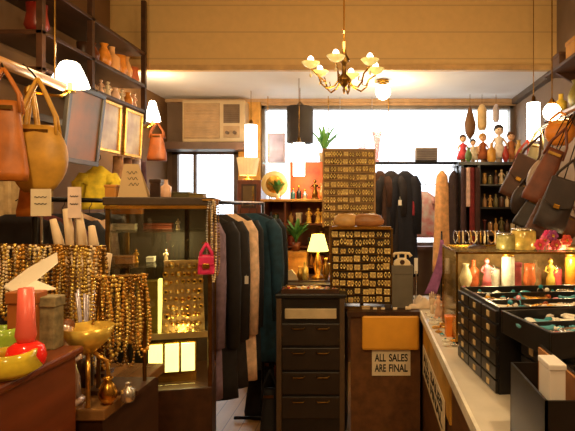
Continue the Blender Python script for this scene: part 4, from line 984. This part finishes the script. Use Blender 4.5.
t = thing('pen_holder', 'dark pot holding white-tipped sticks behind the gilded compote dish', 'holder', (W(86, 1.52), 1.52, FZ))
MB().lathe([(.02, 0), (.026, .1), (.022, .1), (.02, .02)], 14).build('pot', darkwood, t, smooth=True)
for i in range(6):
    a = i*1.05; MB().tube([(0, 0, .03), (.028*math.cos(a), .02*math.sin(a), H(292, 1.52)-FZ+.01*math.sin(i*2))], [.002, .004], 6).build('stick', mat('stick_silver', (196, 186, 200), .3, .4), t, smooth=True)
vase('small dark ink jar below the small necklace rack', W(128, 1.4), 1.4, FZ, .05, .018, silver, 2)
vase('small brass urn at the very front left of the low counter', W(108, 1.38), 1.38, FZ, .07, .025, brass, 0)
# ================================================================== CENTRE: HUTCH AND AROUND
HZ = hz
Y = 4.3
t = thing('display_plate', 'large round cream plate standing on the open red-brown cabinet', 'plate', (W(275, Y), Y, HZ)); r = 13.5*Y/F
MB().at(0, 0, r+.012, rx=PI/2+.12).lathe([(.01, .0), (r*.6, .002), (r, .018), (r*.98, .024), (r*.62, .01), (.01, .008)], 32).build('dish', mat('plate_cream', (240, 206, 130), .3, 0, .12, 14, rgb2=(250, 232, 180)), t, smooth=True)
MB().at(0, 0, r+.012, rx=PI/2+.12).lathe([(r*.62, .012), (r*.64, .014), (r*.62, .015)], 32).build('rim_line', gold, t, smooth=True)
MB().tube([(-.04, -.03, .004), (-.04, .05, .004), (-.03, .06, r)], .004).tube([(.04, -.03, .004), (.04, .05, .004), (.03, .06, r)], .004).tube([(-.04, -.03, .004), (-.04, -.035, .025)], .004).tube([(.04, -.03, .004), (.04, -.035, .025)], .004).build('plate_stand', dbrass, t)
plant('leafy green plant in a small pot before the round cream plate', W(277, 4.22), 4.24, HZ, .17, 26, green, seed=3)
x0, x1 = W(291, 4.42), W(326, 4.42)
t = thing('painted_panel', 'bright red-orange panel standing on the open red-brown cabinet', 'panel', (x0, 4.42, HZ))
MB().box(0, x1-x0, 0, .02, 0, H(162, 4.42)-HZ).build('panel', mat('panel_red', (232, 66, 30), .5, 0, .2, 7, rgb2=(244, 120, 50)), t, bevel=.004)
MB().box(-.008, 0, -.004, .024, 0, H(162, 4.42)-HZ).box(x1-x0, x1-x0+.008, -.004, .024, 0, H(162, 4.42)-HZ).build('frame', honey, t)
for px, h, r, m, lb in [(293, .09, .02, mat('glass_teal', (60, 96, 100), .15), 'dark teal bottle before the red-orange panel'), (299, .11, .022, blackp, 'black bottle before the red-orange panel'), (305, .08, .022, silver, 'silver bottle before the red-orange panel')]:
    bottle(lb, W(px, 4.3), 4.3, HZ, h, r, m, brass)
figurine('bronze seated figurine at the right end of the open cabinet top', W(315, 4.3), 4.3, HZ, .17, dbrass)
vase('tan ribbed vase at the far right end of the open cabinet top', W(323, 4.32), 4.32, HZ, .13, .04, mat('tan_glaze', (196, 140, 80), .4), 0)
# inside the open compartments
SHF = [.735, 1.015, 1.175, 1.36]
cols_ = [(90, 40, 30), (210, 160, 90), (40, 34, 44), (186, 120, 60), (226, 206, 170), (70, 84, 60), (150, 60, 40)]
n_ = 0
words = ['far left', 'left', 'second left', 'middle', 'centre right', 'right', 'far right']
colw = ['maroon', 'tan', 'blue-black', 'orange-brown', 'cream', 'olive', 'red']
lev = ['lowest open shelf', 'second shelf from below', 'third shelf from below', 'top open shelf']
for li, z in enumerate(SHF):
    for q, px in enumerate((266, 271, 276, 291, 299, 311, 321)):
        if li == 0 and q % 2: continue
        if li == 2 and q == 4: continue
        c = cols_[(q*3+li*2) % 7]; cn = colw[(q*3+li*2) % 7].replace('orange-brown', 'orange'); m = mat('hg%d' % c[0], c, .35); x = W(px, 4.3)
        h = [.2, .11, .12, .13][li]*rnd.uniform(.7, 1.0); k = (q+li) % 4
        lb = '%s %%s at the %s of the %s in the open cabinet' % (cn, words[q], lev[li].replace('shelf from below', 'shelf up'))
        if k == 0: vase(lb % 'vase', x, 4.3, z, h, .024, m, rnd.randrange(3))
        elif k == 1: jar(lb % 'lidded jar', x, 4.3, z, h*.8, .024, m, brass)
        elif k == 2: bottle(lb % 'bottle', x, 4.3, z, h, .02, m, brass)
        else: box_('box', lb % 'box', 'box', x-.02, 4.27, z, .042, .06, h*.7, m)
plant('bushy green plant in the open red-brown cabinet left of the lit lamp', W(296, 4.1), 4.1, .955+.19, .28, 34, green, pot=redwood, seed=8, lw=.02)
# objects on the side table
TZ = .955
box_('box', 'orange-brown wooden box under the bushy green plant', 'box', W(296, 4.1)-.09, 4.03, TZ, .18, .13, .19, honey)
for i, (px, Y, w_, h_, c, lb) in enumerate([(272, 3.95, .12, .05, (110, 40, 28), 'dark red book lowest of the left pile on the dark table'), (272, 3.95, .11, .045, (60, 34, 30), 'brown book second of the left pile on the dark table'), (271, 3.95, .115, .05, (140, 60, 36), 'brick red book third of the left pile on the dark table'), (272, 3.95, .1, .04, (90, 44, 30), 'chestnut book topmost of the left pile on the dark table')]):
    z = TZ+[0, .051, .097, .148][i]; t = thing('book', lb, 'book', (W(px, Y)-.01, Y-.12, z), rnd.uniform(-.12, .12), 'books piled on the dark table')
    m = mat('bk%d' % i, c, .6); MB().box(0, w_, 0, .15, 0, .004).box(0, w_, 0, .15, h_-.004, h_).box(0, .004, 0, .15, .004, h_-.004).build('cover', m, t); MB().box(.005, w_-.004, .004, .146, .0042, h_-.0042).build('pages', paper, t)
t = thing('folded_paper', 'cream folded paper lying on the pile of red-brown books', 'paper', (W(289, 3.84), 3.86, TZ+.0))
MB().prism([(-.05, .0), (.07, .0), (.075, .004), (.02, .075), (-.055, .055)], -.03, .0).build('sheet', cream, t)
for i, (px, h, k) in enumerate([(300, .1, 0), (305, .13, 2), (326, .16, 0), (331, .12, 1)]):
    vase(['small gold vase left of the lit table lamp', 'slim gold bottle vase just left of the lit table lamp', 'tall golden vase right of the lit table lamp', 'gold goblet at the right of the lit table lamp'][i], W(px, 3.84), 3.84, TZ, h, .026, [gold, b_gold, gold, b_gold][i], k)
# golden candle-like figures above the lamp glow (on second hutch level)
for i, px in enumerate((309, 318, 323)):
    figurine(['amber figurine behind the lit lamp, left one', 'amber figurine directly behind the lit lamp', 'amber figurine behind the lit lamp, right one'][i], W(px, 4.24), 4.235, 1.36, .13, mat('amber_fig', (240, 190, 90), .3, 0, .15))

# trays and goods on the sideboard
t = thing('jewellery_tray', 'shallow dark tray of trinkets on the black chest of drawers', 'tray', (W(281, 3.22), 3.23, .955))
tw_ = sw-.06
MB().box(0, tw_, 0, .2, 0, .008).box(0, tw_, 0, .008, .008, .028).box(0, tw_, .192, .2, .008, .028).box(0, .008, .008, .192, .008, .028).box(tw_-.008, tw_, .008, .192, .008, .028).build('tray_body', darkwood, t)
SBT = (W(281, 3.22), 3.23, tw_, .2, .964)

# ================================================================== TRINKETS (rings, brooches, bangles)
TR = {}
def trinket(kind, label, x, y, z, m, m2, group, rz=0, sc=1, tilt=0):
    key = kind
    if key not in TR:
        t = thing({'ring': 'ring', 'bangle': 'bangle', 'pin': 'brooch', 'pearls': 'bracelet', 'stone': 'pendant'}[kind], label, {'ring': 'ring', 'bangle': 'bangle', 'pin': 'brooch', 'pearls': 'bracelet', 'stone': 'pendant'}[kind], (x, y, z), rz, group, sc)
        if kind == 'ring':
            MB().at(0, 0, .009, rx=PI/2).tube([(.008*math.cos(a), .008*math.sin(a), 0) for a in [2*PI*i/14 for i in range(14)]], .0015, 5, closed=True).build('band', m, t, smooth=True)
            MB().sph(0, 0, .020, .006, n=8, m=5).build('stone', m2, t)
        elif kind == 'bangle':
            MB().tube([(.03*math.cos(a), .03*math.sin(a), .005) for a in [2*PI*i/20 for i in range(20)]], .005, 7, closed=True).build('band', m, t, smooth=True)
            MB().sph(.033, 0, .008, .007, n=7, m=5).build('stone', m2, t)
        elif kind == 'pin':
            b = MB().sph(0, 0, .006, .008, sz=.7, n=8, m=5)
            for i in range(6): a = i*PI/3; b.sph(.012*math.cos(a), .012*math.sin(a), .004, .006, sz=.6, n=7, m=4)
            b.build('petals', m, t, smooth=True); MB().sph(0, 0, .011, .005, n=7, m=5).build('stone', m2, t)
        elif kind == 'pearls':
            b = MB()
            for i in range(18): a = 2*PI*i/18; b.sph(.025*math.cos(a), .02*math.sin(a), .005, .0048, n=6, m=4)
            b.build('beads', m, t, smooth=True); MB().cbox(.026, 0, .005, .008, .008, .006).build('clasp', m2, t)
        else:
            MB().sph(0, 0, .006, .012, sx=.8, sy=1.2, sz=.5, n=10, m=6).build('stone', m2, t, smooth=True)
            MB().tube([(.0095*math.cos(a), .0145*math.sin(a), .005) for a in [2*PI*i/16 for i in range(16)]], .0018, 5, closed=True).build('setting', m, t, smooth=True)
        TR[key] = t; return t
    return dup(TR[key], (x, y, z), rz, label=label, group=group, sc=sc, mats={'band': m, 'petals': m, 'beads': m, 'setting': m, 'stone': m2, 'clasp': m2})
SM = {'teal': mat('stone_teal', (40, 140, 160), .15), 'white': mat('stone_white', (240, 236, 225), .2), 'blue': mat('stone_blue', (50, 70, 170), .15), 'red': mat('stone_red', (190, 40, 40), .15),
      'amber': MATS['stone_amber'], 'pink': mat('stone_pink', (236, 150, 170), .2), 'green': mat('stone_green', (70, 140, 80), .2)}
KN = {'ring': 'ring', 'bangle': 'bangle', 'pin': 'flower brooch', 'pearls': 'bead bracelet', 'stone': 'oval pendant'}
def fill_tray(x, y, rz, w, d, z, nx, ny, kinds, stones, metals, place, margin=.03, sc=1.0):
    c, s = math.cos(rz), math.sin(rz)
    for i in range(nx):
        for j in range(ny):
            lx = margin+(i+.5+rnd.uniform(-.2, .2))*(w-2*margin)/nx; ly = margin+(j+.5+rnd.uniform(-.2, .2))*(d-2*margin)/ny
            k = rnd.choice(kinds); sn = rnd.choice(stones); mn, mm = rnd.choice(metals)
            st_ = SM[sn]
            if k == 'pearls': lab = '%s %s in %s' % (mn, KN[k], place)
            else: lab = '%s %s with a %s stone in %s' % (mn, KN[k], sn, place)
            trinket(k, lab, x+lx*c-ly*s, y+lx*s+ly*c, z, mm, st_, '%s %ss in %s' % (mn, KN[k], place), rz=rnd.uniform(0, 6), sc=sc*rnd.uniform(.85, 1.15))
MT = [('gold', gold), ('silver', silver), ('cream', b_crm)]
wht = mat('bead_white', (244, 238, 226), .3, 0, .06)
fill_tray(*TRAY_A[:5], TRAY_A[5], 12, 5, ['pearls', 'stone', 'pin', 'bangle', 'ring'], ['white', 'teal', 'teal', 'pink', 'amber'], [('white', wht), ('silver', silver), ('gold', gold), ('turquoise', mat('bead_turq', (90, 170, 190), .3, 0, .2))], 'the further black tray', sc=1.6)
fill_tray(TRAY_B[0], TRAY_B[1], TRAY_B[2], TRAY_B[3], TRAY_B[4], TRAY_B[5], 10, 4, ['bangle', 'pearls', 'stone', 'pin'], ['white', 'blue', 'teal', 'red'], [('white', wht), ('silver', silver), ('gold', gold), ('turquoise', MATS['bead_turq'])], 'the nearest open black tray', sc=1.6)
fill_tray(SBT[0], SBT[1], 0, SBT[2], SBT[3], SBT[4], 8, 2, ['pin', 'bangle', 'stone'], ['amber', 'white', 'red'], [('gold', gold), ('cream', b_crm)], 'the tray on the black chest', margin=.02, sc=1.3)
fill_tray(.325, 2.35, 0, .1, .85, CZ+.001, 2, 9, ['pearls', 'bangle', 'stone', 'pin'], ['white', 'amber', 'teal'], [('white', wht), ('silver', silver), ('gold', gold)], 'the white counter edge by the aisle', margin=.012, sc=1.0)
# tray partitions
for nm, (x, y, rz, w, d, z), ys, lb in (('a', TRAY_A, (.155, .31), 'further'), ('b', TRAY_B, (.16,), 'nearest')):
    b = MB()
    for yy in ys: b.box(.02, w-.02, yy-.003, yy+.003, 0, .028)
    tag(b.build('tray_divider', blackp, None, (x, y, z-.001), rz), 'black divider strip across the %s jewellery tray' % lb, 'divider')

# ================================================================== SHOWCASE CONTENTS AND TOP
sx0, sx1, sy0, sy1, sz1 = SHOW
SZs = CZ+.031; SZm = CZ+(sz1-CZ)*.55+.006
fill_tray(sx0+.01, sy0+.02, 0, .86, .4, SZs, 12, 3, ['bangle', 'pearls', 'pin'], ['amber', 'white', 'pink'], [('gold', gold), ('cream', b_crm)], 'the lower level of the glass showcase', sc=1.4)
cc = [('cream', (236, 214, 170)), ('orange', (226, 120, 70)), ('gold', (222, 176, 80)), ('pink', (230, 120, 130)), ('yellow', (232, 200, 90)), ('rose', (214, 90, 90)), ('white', (240, 232, 220)), ('amber', (206, 130, 40))]
pos = ['at the left end', 'second from the left', 'third from the left', 'left of the middle', 'at the middle', 'right of the middle', 'third from the right', 'at the right end']
for q in range(8):
    nm_, c = cc[(q*3) % 8]; m = mat('sc_'+nm_, c, .3, 0, .25, 30); x = sx0+.07+q*.105; h = .12+.03*(q % 3)
    if q % 3 == 0: vase('%s small vase on the showcase glass shelf, %s' % (nm_, pos[q]), x, sy0+.13, SZm, h, .032, m, q % 4)
    elif q % 3 == 1: figurine('%s figurine on the showcase glass shelf, %s' % (nm_, pos[q]), x, sy0+.13, SZm, h, m)
    else: jar('%s jar on the showcase glass shelf, %s' % (nm_, pos[q]), x, sy0+.13, SZm, h, .032, m, gold)
for q in range(7):
    nm_, c = cc[(q*5+2) % 8]; m = mat('sc_'+nm_, c, .3, 0, .25, 30); x = sx0+.10+q*.115
    figurine('small %s figurine low in the showcase, %s' % (nm_, pos[q]), x, sy0+.07, SZs, .12, m) if q % 2 else box_('box', 'small %s box low in the showcase, %s' % (nm_, pos[q]), 'box', x, sy0+.05, SZs, .06, .05, .06, m)
# jars on top of the showcase
jg = glass('jar_glass', (.93, .9, .7), .12)
Y = 2.6
for i, (px, py, r, m, mc, lb) in enumerate([(523, 227, .062, mat('jar_gold', (206, 178, 92), .2, .1, .35, 30), silver, 'large glass jar of golden trinkets, tallest on the glass showcase'),
        (506, 232, .05, mat('jar_olive', (150, 140, 84), .2, .1, .4, 30), silver, 'olive glass jar left of the tallest jar on the glass showcase'),
        (545, 243, .04, mat('jar_rose', (222, 100, 110), .3, 0, .3, 30), gold, 'rose pink jar right of the tallest jar on the glass showcase'),
        (560, 240, .04, mat('jar_coral', (226, 140, 120), .3, 0, .3, 30), gold, 'coral pink jar at the right of the glass showcase top'),
        (573, 246, .04, mat('jar_khaki', (170, 150, 90), .3, 0, .3, 30), gold, 'khaki jar at the right edge of the picture on the glass showcase')]):
    jar(lb, W(px, Y), Y, sz1, H(py, Y)-sz1, r, m, mc, knob=False)
for i in range(7):
    px = [540, 546, 553, 560, 567, 549, 556][i]; py = 262
    c = [(224, 70, 90), (236, 120, 150), (150, 60, 120), (240, 200, 160), (220, 80, 60), (230, 60, 130), (190, 60, 70)][i]
    t = thing('fabric_flower', ['crimson', 'light pink', 'purple', 'peach', 'vermilion', 'magenta', 'wine red'][i]+' fabric flower in the bunch on the showcase below the dark handbags', 'flower', (W(px, 2.5), 2.5+.012*(i % 2), sz1))
    hh = .03+.022*(i % 3); b = MB()
    for k in range(6): a = k*PI/3; b.sph(.016*math.cos(a), .004, hh+.016*math.sin(a), .013, sy=.5, n=7, m=5)
    b.build('petals', mat('fl%d' % i, c, .7), t, smooth=True); MB().sph(0, -.006, hh, .007, n=7, m=5).build('centre', gold, t); MB().tube([(0, .004, 0), (0, .004, hh)], .002, 5).build('stem', green, t)
# bangle stand
Y = 2.68
t = thing('bangle_stand', 'dark T-bar stand of silver bangles on the left of the glass showcase', 'jewellery stand', (W(477, Y), Y, sz1))
MB().lathe([(.05, 0), (.045, .01), (.008, .02)], 14).build('base', darkwood, t); MB().tube([(0, 0, .015), (0, 0, .075)], .007).build('post', darkwood, t); MB().tube([(-.12, 0, .075), (.12, 0, .075)], .012, 10).build('bar', darkwood, t)
for i in range(13):
    x = W(477, Y)-.11+i*.0185; mm = [silver, gold, b_crm][i % 3]; mn = ['silver', 'gold', 'cream'][i % 3]
    o = MB().at(0, 0, 0, ry=PI/2).tube([(.03*math.cos(a), .03*math.sin(a), 0) for a in [2*PI*k/18 for k in range(18)]], .0035, 6, closed=True).build('bangle', mm, None, (x, Y, sz1+.0565), rnd.uniform(-.4, .4), smooth=True)
    tag(o, '%s bangle threaded on the dark T-bar stand' % mn, 'bangle', '%s bangles on the T-bar stand' % mn)

# ================================================================== COUNTER GOODS (middle)
Y = 3.3
x0, x1 = W(392, Y), W(413, Y)
box_('box', 'tall grey-brown box standing on the brown counter end', 'box', x0, Y, CZ, x1-x0, .12, H(266, Y)-CZ, mat('grey_box', (100, 92, 78), .7, 0, .12))
zt = H(266, Y)
t = thing('telephone', 'cream telephone lying on top of the tall grey-brown box', 'telephone', ((x0+x1)/2, Y+.06, zt), 0, None, .78)
MB().prism([(-.07, 0), (.07, 0), (.065, .03), (.03, .055), (-.03, .055), (-.065, .03)], -.05, .05).build('base', cream, t, bevel=.006)
MB().tube([(-.075, 0, .07), (-.06, 0, .095), (0, 0, .1), (.06, 0, .095), (.075, 0, .07)], [.016, .012, .009, .012, .016], 10).build('handset', cream, t, smooth=True)
MB().tube([(-.03, 0, .05), (-.03, 0, .09)], .008, 8).tube([(.03, 0, .05), (.03, 0, .09)], .008, 8).build('cradle', cream, t)
MB().at(0, -.05, .028, rx=PI/2).cyl(.02, .004, 16).build('dial', darkwood, t)
t = thing('card_holder', 'thin white card standing behind the right of the tall grey-brown box', 'card', (W(416, 3.45), 3.45, CZ))
MB().box(-.012, .012, -.001, .001, .2, H(258, 3.45)-CZ).build('card', white, t); MB().lathe([(.03, 0), (.028, .008), (.004, .012), (.004, .22)], 12).build('stem', chrome, t)
for i, (px, Yc, r, lb) in enumerate([(408, 3.24, .028, 'small white shell left of the crumpled cloth on the counter'), (375, 3.24, .02, 'small white shell at the left of the counter edge'), (383, 3.24, .02, 'small cream shell at the middle of the counter edge'), (395, 3.235, .022, 'small cream shell below the tall grey-brown box')]):
    t = thing('sea_shell', lb, 'shell', (W(px, Yc), Yc, CZ)); b = MB()
    for k in range(7): a = -1.2+k*.4; b.sph(r*.5*math.sin(a), -r*.2*math.cos(a), r*.5, r*.5, sx=.35, sy=1, sz=.9, n=7, m=5)
    b.build('shell', porc, t, smooth=True); MB().sph(0, r*.5, r*.3, r*.3, n=7, m=5).build('hinge', pinkp, t)
t = thing('cloth', 'crumpled cream cloth on the counter right of the grey-brown box', 'cloth', (W(424, 3.35), 3.35, CZ))
nx, ny = 16, 8; vs = []; fs = []
for j in range(ny+1):
    for i in range(nx+1):
        u, v = i/nx, j/ny; e = math.sin(PI*u)*math.sin(PI*v)
        vs.append(((u-.5)*.22, (v-.5)*.16, .004+e**.5*(.045+.022*math.sin(u*13+v*5)+.012*math.sin(v*17-u*7))))
for j in range(ny):
    for i in range(nx): a = j*(nx+1)+i; fs.append((a, a+1, a+nx+2, a+nx+1))
o = MB().add(vs, fs).build('cloth_folds', mat('cream_cloth', (226, 204, 178), .85), t, smooth=True); so = o.modifiers.new('thick', 'SOLIDIFY'); so.thickness = .004
hand_display('cream display hand standing where the counter turns, below the purple scarf', W(432, 3.12), 3.12, CZ, .15, mat('hand_cream', (244, 214, 180), .5), .3)
figurine('small pink-cream figurine beside the display hand on the counter corner', W(438.5, 3.02), 3.02, CZ, .14, pinkp)
box_('box', 'bright orange small box on the white counter edge at the black chest', 'box', W(446, 2.6), 2.58, CZ, .03, .06, .10, mat('orange_box', (236, 130, 40), .5))
# ================================================================== RIGHT REAR SHELF UNIT GOODS
names8 = [('brass', (190, 140, 70)), ('cream', (214, 190, 150)), ('maroon', (96, 34, 30)), ('olive', (110, 100, 60)), ('grey', (140, 130, 120)), ('tan', (170, 124, 80)), ('brown', (90, 56, 36)), ('white', (226, 216, 200))]
ordn = ['first', 'second', 'third', 'fourth', 'fifth', 'sixth', 'seventh', 'eighth']
lv = ['top inner shelf', 'second inner shelf', 'third inner shelf', 'fourth inner shelf', 'lowest shelf']
for li, z in enumerate(RS[:4]):
    for q in range(7):
        px = 484+q*5.6; x = W(px, RY+.1); nm_, c = names8[(q*3+li*5) % 8]; m = mat('rs_'+nm_, c, .4, 0, .2, 20); h = rnd.uniform(.09, .135); k = (q+2*li) % 4
        lb = '%s %%s, %s from the left on the %s of the black shelf unit' % (nm_, ordn[q], lv[li])
        if k == 0: vase(lb % 'vase', x, RY+.08, z, h, .019, m, rnd.randrange(4), n=12)
        elif k == 1: jar(lb % 'jar', x, RY+.08, z, h*.75, .019, m, silver)
        elif k == 2: bottle(lb % 'bottle', x, RY+.08, z, h, .017, m, gold)
        else: figurine(lb % 'figurine', x, RY+.08, z, h, m)
# dolls and goods on its top
DL = [(463, .20, (206, 70, 84), (70, 40, 30), (236, 196, 160), 'doll in a pink-red dress at the left end of the black shelf unit top'),
      (473, .17, (224, 214, 190), (40, 28, 24), (236, 200, 170), 'doll in a white dress with black hair second on the black shelf unit'),
      (483, .21, (150, 80, 40), (190, 140, 60), (230, 180, 140), 'doll in a russet dress with blond hair on the black shelf unit'),
      (499, .27, (232, 220, 206), (50, 36, 30), (244, 216, 196), 'tallest pale doll with dark hair in the middle of the black shelf unit top'),
      (511, .22, (180, 110, 60), (110, 70, 40), (230, 190, 150), 'doll in a tan-brown dress near the right end of the black shelf unit')]
for i, (px, h, c, hc, sk, lb) in enumerate(DL): doll(lb, W(px, RY+.1), RY+.1, rz1, h*1.2, fab('doll%d' % i, c), mat('dhair%d' % i, hc, .6), sk, rz=rnd.uniform(-.3, .3))
for px, h, r, k, c, lb in [(468, .12, .03, 0, (90, 120, 70), 'green small vase between the first two dolls'), (491, .16, .035, 2, (206, 150, 60), 'golden bottle vase left of the tallest pale doll'), (505, .13, .03, 0, (170, 50, 40), 'red vase right of the tallest pale doll'), (518, .18, .035, 0, (196, 160, 90), 'straw-gold vase at the right end of the black shelf unit top')]:
    vase(lb, W(px, RY+.02), RY-.0, rz1, h, r, mat('tv%d' % c[0], c, .35), k)
# things hanging from the window head
for i, (px, p0, p1, r, c, lb, k) in enumerate([(470, 106, 140, .055, (120, 80, 40), 'brown pointed hanging ornament before the right end of the window', 0), (482, 104, 130, .045, (226, 190, 130), 'cream hanging lantern right of the brown pointed ornament', 1), (496, 104, 122, .03, (206, 190, 190), 'pale lilac small hanging ornament near the right end of the window', 1)]):
    Y = 4.75; z0, z1 = H(p1, Y), H(p0, Y); h = z1-z0; t = thing('hanging_ornament', lb, 'ornament', (W(px, Y), Y, z0))
    prof = [(.004, 0), (r*.8, h*.2), (r, h*.45), (r*.5, h*.8), (.006, h)] if k == 0 else [(r*.7, 0), (r, h*.15), (r, h*.75), (r*.5, h*.95), (.005, h)]
    MB().lathe(prof, 14).build('body', mat('ho%d' % i, c, .5, 0, .2), t, smooth=True); MB().tube([(0, 0, h), (0, 0, ZR-z0)], .002, 5).build('cord', dbrass, t)
# window goods
Y = 4.5
t = thing('slatted_vent', 'grey slatted heater box on the rail before the window', 'heater', (W(426, Y), 4.5, R2+.0125)); w_ = (W(437, Y)-W(415, Y)); h_ = H(148, Y)-R2-.012
MB().box(-w_/2, w_/2, -.05, .05, .012, h_).build('casing', mat('vent_grey', (140, 130, 130), .5), t, bevel=.004)
b = MB()
for i in range(5): b.box(-w_/2+.012, w_/2-.012, -.058, -.048, .022+i*(h_-.03)/5, .032+i*(h_-.03)/5)
b.build('louvers', mat('vent_dark', (96, 86, 86), .5), t); MB().box(-w_/2, w_/2, -.02, .02, 0, .012).build('foot', blackm, t)
SILL = thing('window_shelf', 'high glass shelf on brass rods across the shop window carrying vases', 'shelf', (W(264, 4.8), 4.75, H(163, 4.8)))
ws = W(392, 4.8)-W(264, 4.8)
MB().box(0, ws, 0, .16, -.012, 0).build('board', glass('shelf_glass', (.85, .95, .9), .1), SILL)
for x in (.03, ws*.5, ws-.03): MB().tube([(x, .08, -.012), (x, .08, ZR-.0-H(163, 4.8))], .004, 6).build('rod', brass, SILL)
ZS = H(163, 4.8); Y = 4.83
glz = glass('vase_glass', (.95, .86, .84), .12)
vase('tall flared pinkish glass vase on the shelf across the window', W(377, Y), Y, ZS, H(132, Y)-ZS, .055, glass('rose_glass', (.93, .72, .66), .12), 1)
vase('clear glass vase left of the flared pinkish vase in the window', W(362, Y), Y, ZS, H(134, Y)-ZS, .05, glz, 0)
vase('squat clear glass bowl in the middle of the window shelf', W(345, Y), Y, ZS, .11, .06, glz, 3)
plant('light green leafy plant on the window shelf right of the black drum lampshade', W(324, Y), Y, ZS, .38, 30, mat('leaf_light', (110, 170, 80), .5, 0, .3), seed=5, lw=.02)
t = thing('framed_picture', 'small pale lavender picture standing on the window shelf at its left end', 'picture', (W(268, Y), Y, ZS)); w_, h_ = W(285, Y)-W(268, Y), H(133, Y)-ZS
MB().box(0, w_, 0, .012, 0, .015).box(0, w_, 0, .012, h_-.015, h_).box(0, .015, 0, .012, .015, h_-.015).box(w_-.015, w_, 0, .012, .015, h_-.015).build('frame', mat('lav_frame', (190, 176, 190), .5), t)
MB().box(.015, w_-.015, .002, .008, .015, h_-.015).build('print', mat('lav_print', (206, 200, 226), .5, 0, .1, 12, rgb2=(170, 160, 190)), t)
for i, (px, z) in enumerate([(340, 0), (372, 0)]):
    t = thing('wire_hanger', ['empty wire hanger in the upper window, the left one', 'empty wire hanger in the upper window, the right one'][i], 'hanger', (W(px, 4.85), 4.85, H(122, 4.85)))
    MB().tube([(-.09, 0, 0), (0, 0, .05), (.09, 0, 0), (-.09, 0, 0)], .003, 6).build('frame', chrome, t); MB().tube([(0, 0, .05), (0, 0, ZR-H(122, 4.85))], .0025, 6).build('hook', chrome, t)
# ================================================================== RIGHT WALL SHELF GOODS
for i, (px, Y, h, r, k, c, lb) in enumerate([(548, 3.35, .14, .04, 2, (206, 170, 60), 'yellow bottle vase at the far end of the lower right wall shelf'), (557, 3.1, .17, .05, 0, (120, 110, 50), 'olive vase on the lower right wall shelf'), (567, 2.95, .15, .055, 3, (214, 160, 80), 'straw basket pot on the lower right wall shelf'), (573, 2.75, .12, .04, 0, (150, 70, 40), 'rust vase nearest on the lower right wall shelf')]):
    x = max(W(px, Y), 1.23); vase(lb, x, Y, 2.08, h, r, mat('rw%d' % c[0], c, .45, 0, .25, 30), k)
for i, (x, Y, c, lb) in enumerate([(1.2, 3.3, (90, 60, 40), 'dark brown box at the far end of the upper right wall shelf'), (1.2, 3.05, (196, 140, 60), 'ochre box in the middle of the upper right wall shelf'), (1.2, 2.8, (70, 50, 40), 'near-black box nearest on the upper right wall shelf')]):
    box_('box', lb, 'box', x, Y, 2.38, .16, .14, .1+.02*i, mat('rb%d' % i, c, .5))
# ================================================================== BAGS ON THE FLOOR
for px, Yf, w_, h_, lb in ((262, 3.72, .26, .42, 'black cloth tote standing on the floor between the coats and the black chest'), (270, 3.3, .14, .34, 'black narrow bag on the floor against the black chest of drawers')):
    t = bag(lb, W(px, Yf), Yf, h_+.12, w_, h_, .16, .12, fab('floor_black', (24, 20, 20)), None, kind='tote', name='tote_bag', cat='bag')
# ================================================================== MORE SHOWCASE AND SHELF GOODS
btw = ['between the first two pieces', 'between the second and third pieces', 'between the third and fourth pieces', 'between the fourth and fifth pieces', 'between the fifth and sixth pieces', 'between the sixth and seventh pieces', 'between the last two pieces']
for q in range(7):
    nm_, c = cc[(q*5+1) % 8]; m = mat('sc_'+nm_, c, .3, 0, .25, 30); x = sx0+.122+q*.105
    if q % 3 == 1: jar('small %s jar in the showcase, %s' % (nm_, btw[q]), x, sy0+.2, SZm, .10, .03, m, silver)
    elif q % 3 == 2: box_('box', 'upright %s box in the showcase, %s' % (nm_, btw[q]), 'box', x-.03, sy0+.18, SZm, .06, .05, .12, m)
    else: vase('little %s bottle in the showcase, %s' % (nm_, btw[q]), x, sy0+.2, SZm, .13, .03, m, 2)
for q in range(8):
    mn, mm, sn = [('gold', gold, 'red'), ('cream', b_crm, 'white'), ('silver', silver, 'pink'), ('gold', gold, 'teal')][q % 4]
    trinket('stone', '%s oval pendant with a %s stone propped on the showcase glass shelf' % (mn, sn), sx0+.05+q*.1, sy0+.05, SZm, mm, SM[sn], '%s pendants on the showcase glass shelf' % mn, sc=1.8)
for px, h, r, k, c, lb in [(478, .13, .03, 1, (226, 200, 150), 'cream goblet vase between the white and the russet dolls'), (487, .11, .03, 3, (120, 60, 40), 'brown pot behind the russet doll'), (514, .11, .03, 3, (90, 70, 40), 'dark olive pot right of the tan-brown doll'), (466, .1, .025, 1, (230, 180, 190), 'pale pink goblet beside the pink-red doll')]:
    vase(lb, W(px, RY+.22), RY+.24, rz1, h*1.2, r, mat('tw%d' % c[0], c, .35), k)
for px, Yc, c, w_, h_, lb in [(366, 3.26, (200, 170, 120), .05, .02, 'flat tan box at the left end of the counter top'), (388, 3.27, (60, 44, 34), .04, .03, 'dark little box in front of the tall grey-brown box')]:
    box_('box', lb, 'box', W(px, Yc)-w_/2, Yc, CZ, w_, .03, h_, mat('cb%d' % c[0], c, .5))
# paper tags hanging from coats
for i, (px, Y, zz, lb) in enumerate([(246, 2.97, 1.1, 'small white price tag on a black coat of the middle rack'), (400, 4.36, 1.55, 'small white price tag on the long navy-black coat')]):
    t = thing('price_tag', lb, 'tag', (W(px, Y), Y, zz)); MB().box(-.014, .014, -.001, .001, -.045, 0).build('card', white, t); MB().tube([(0, 0, -.004), (0, .03, .03)], .0012, 4).build('string', white, t)
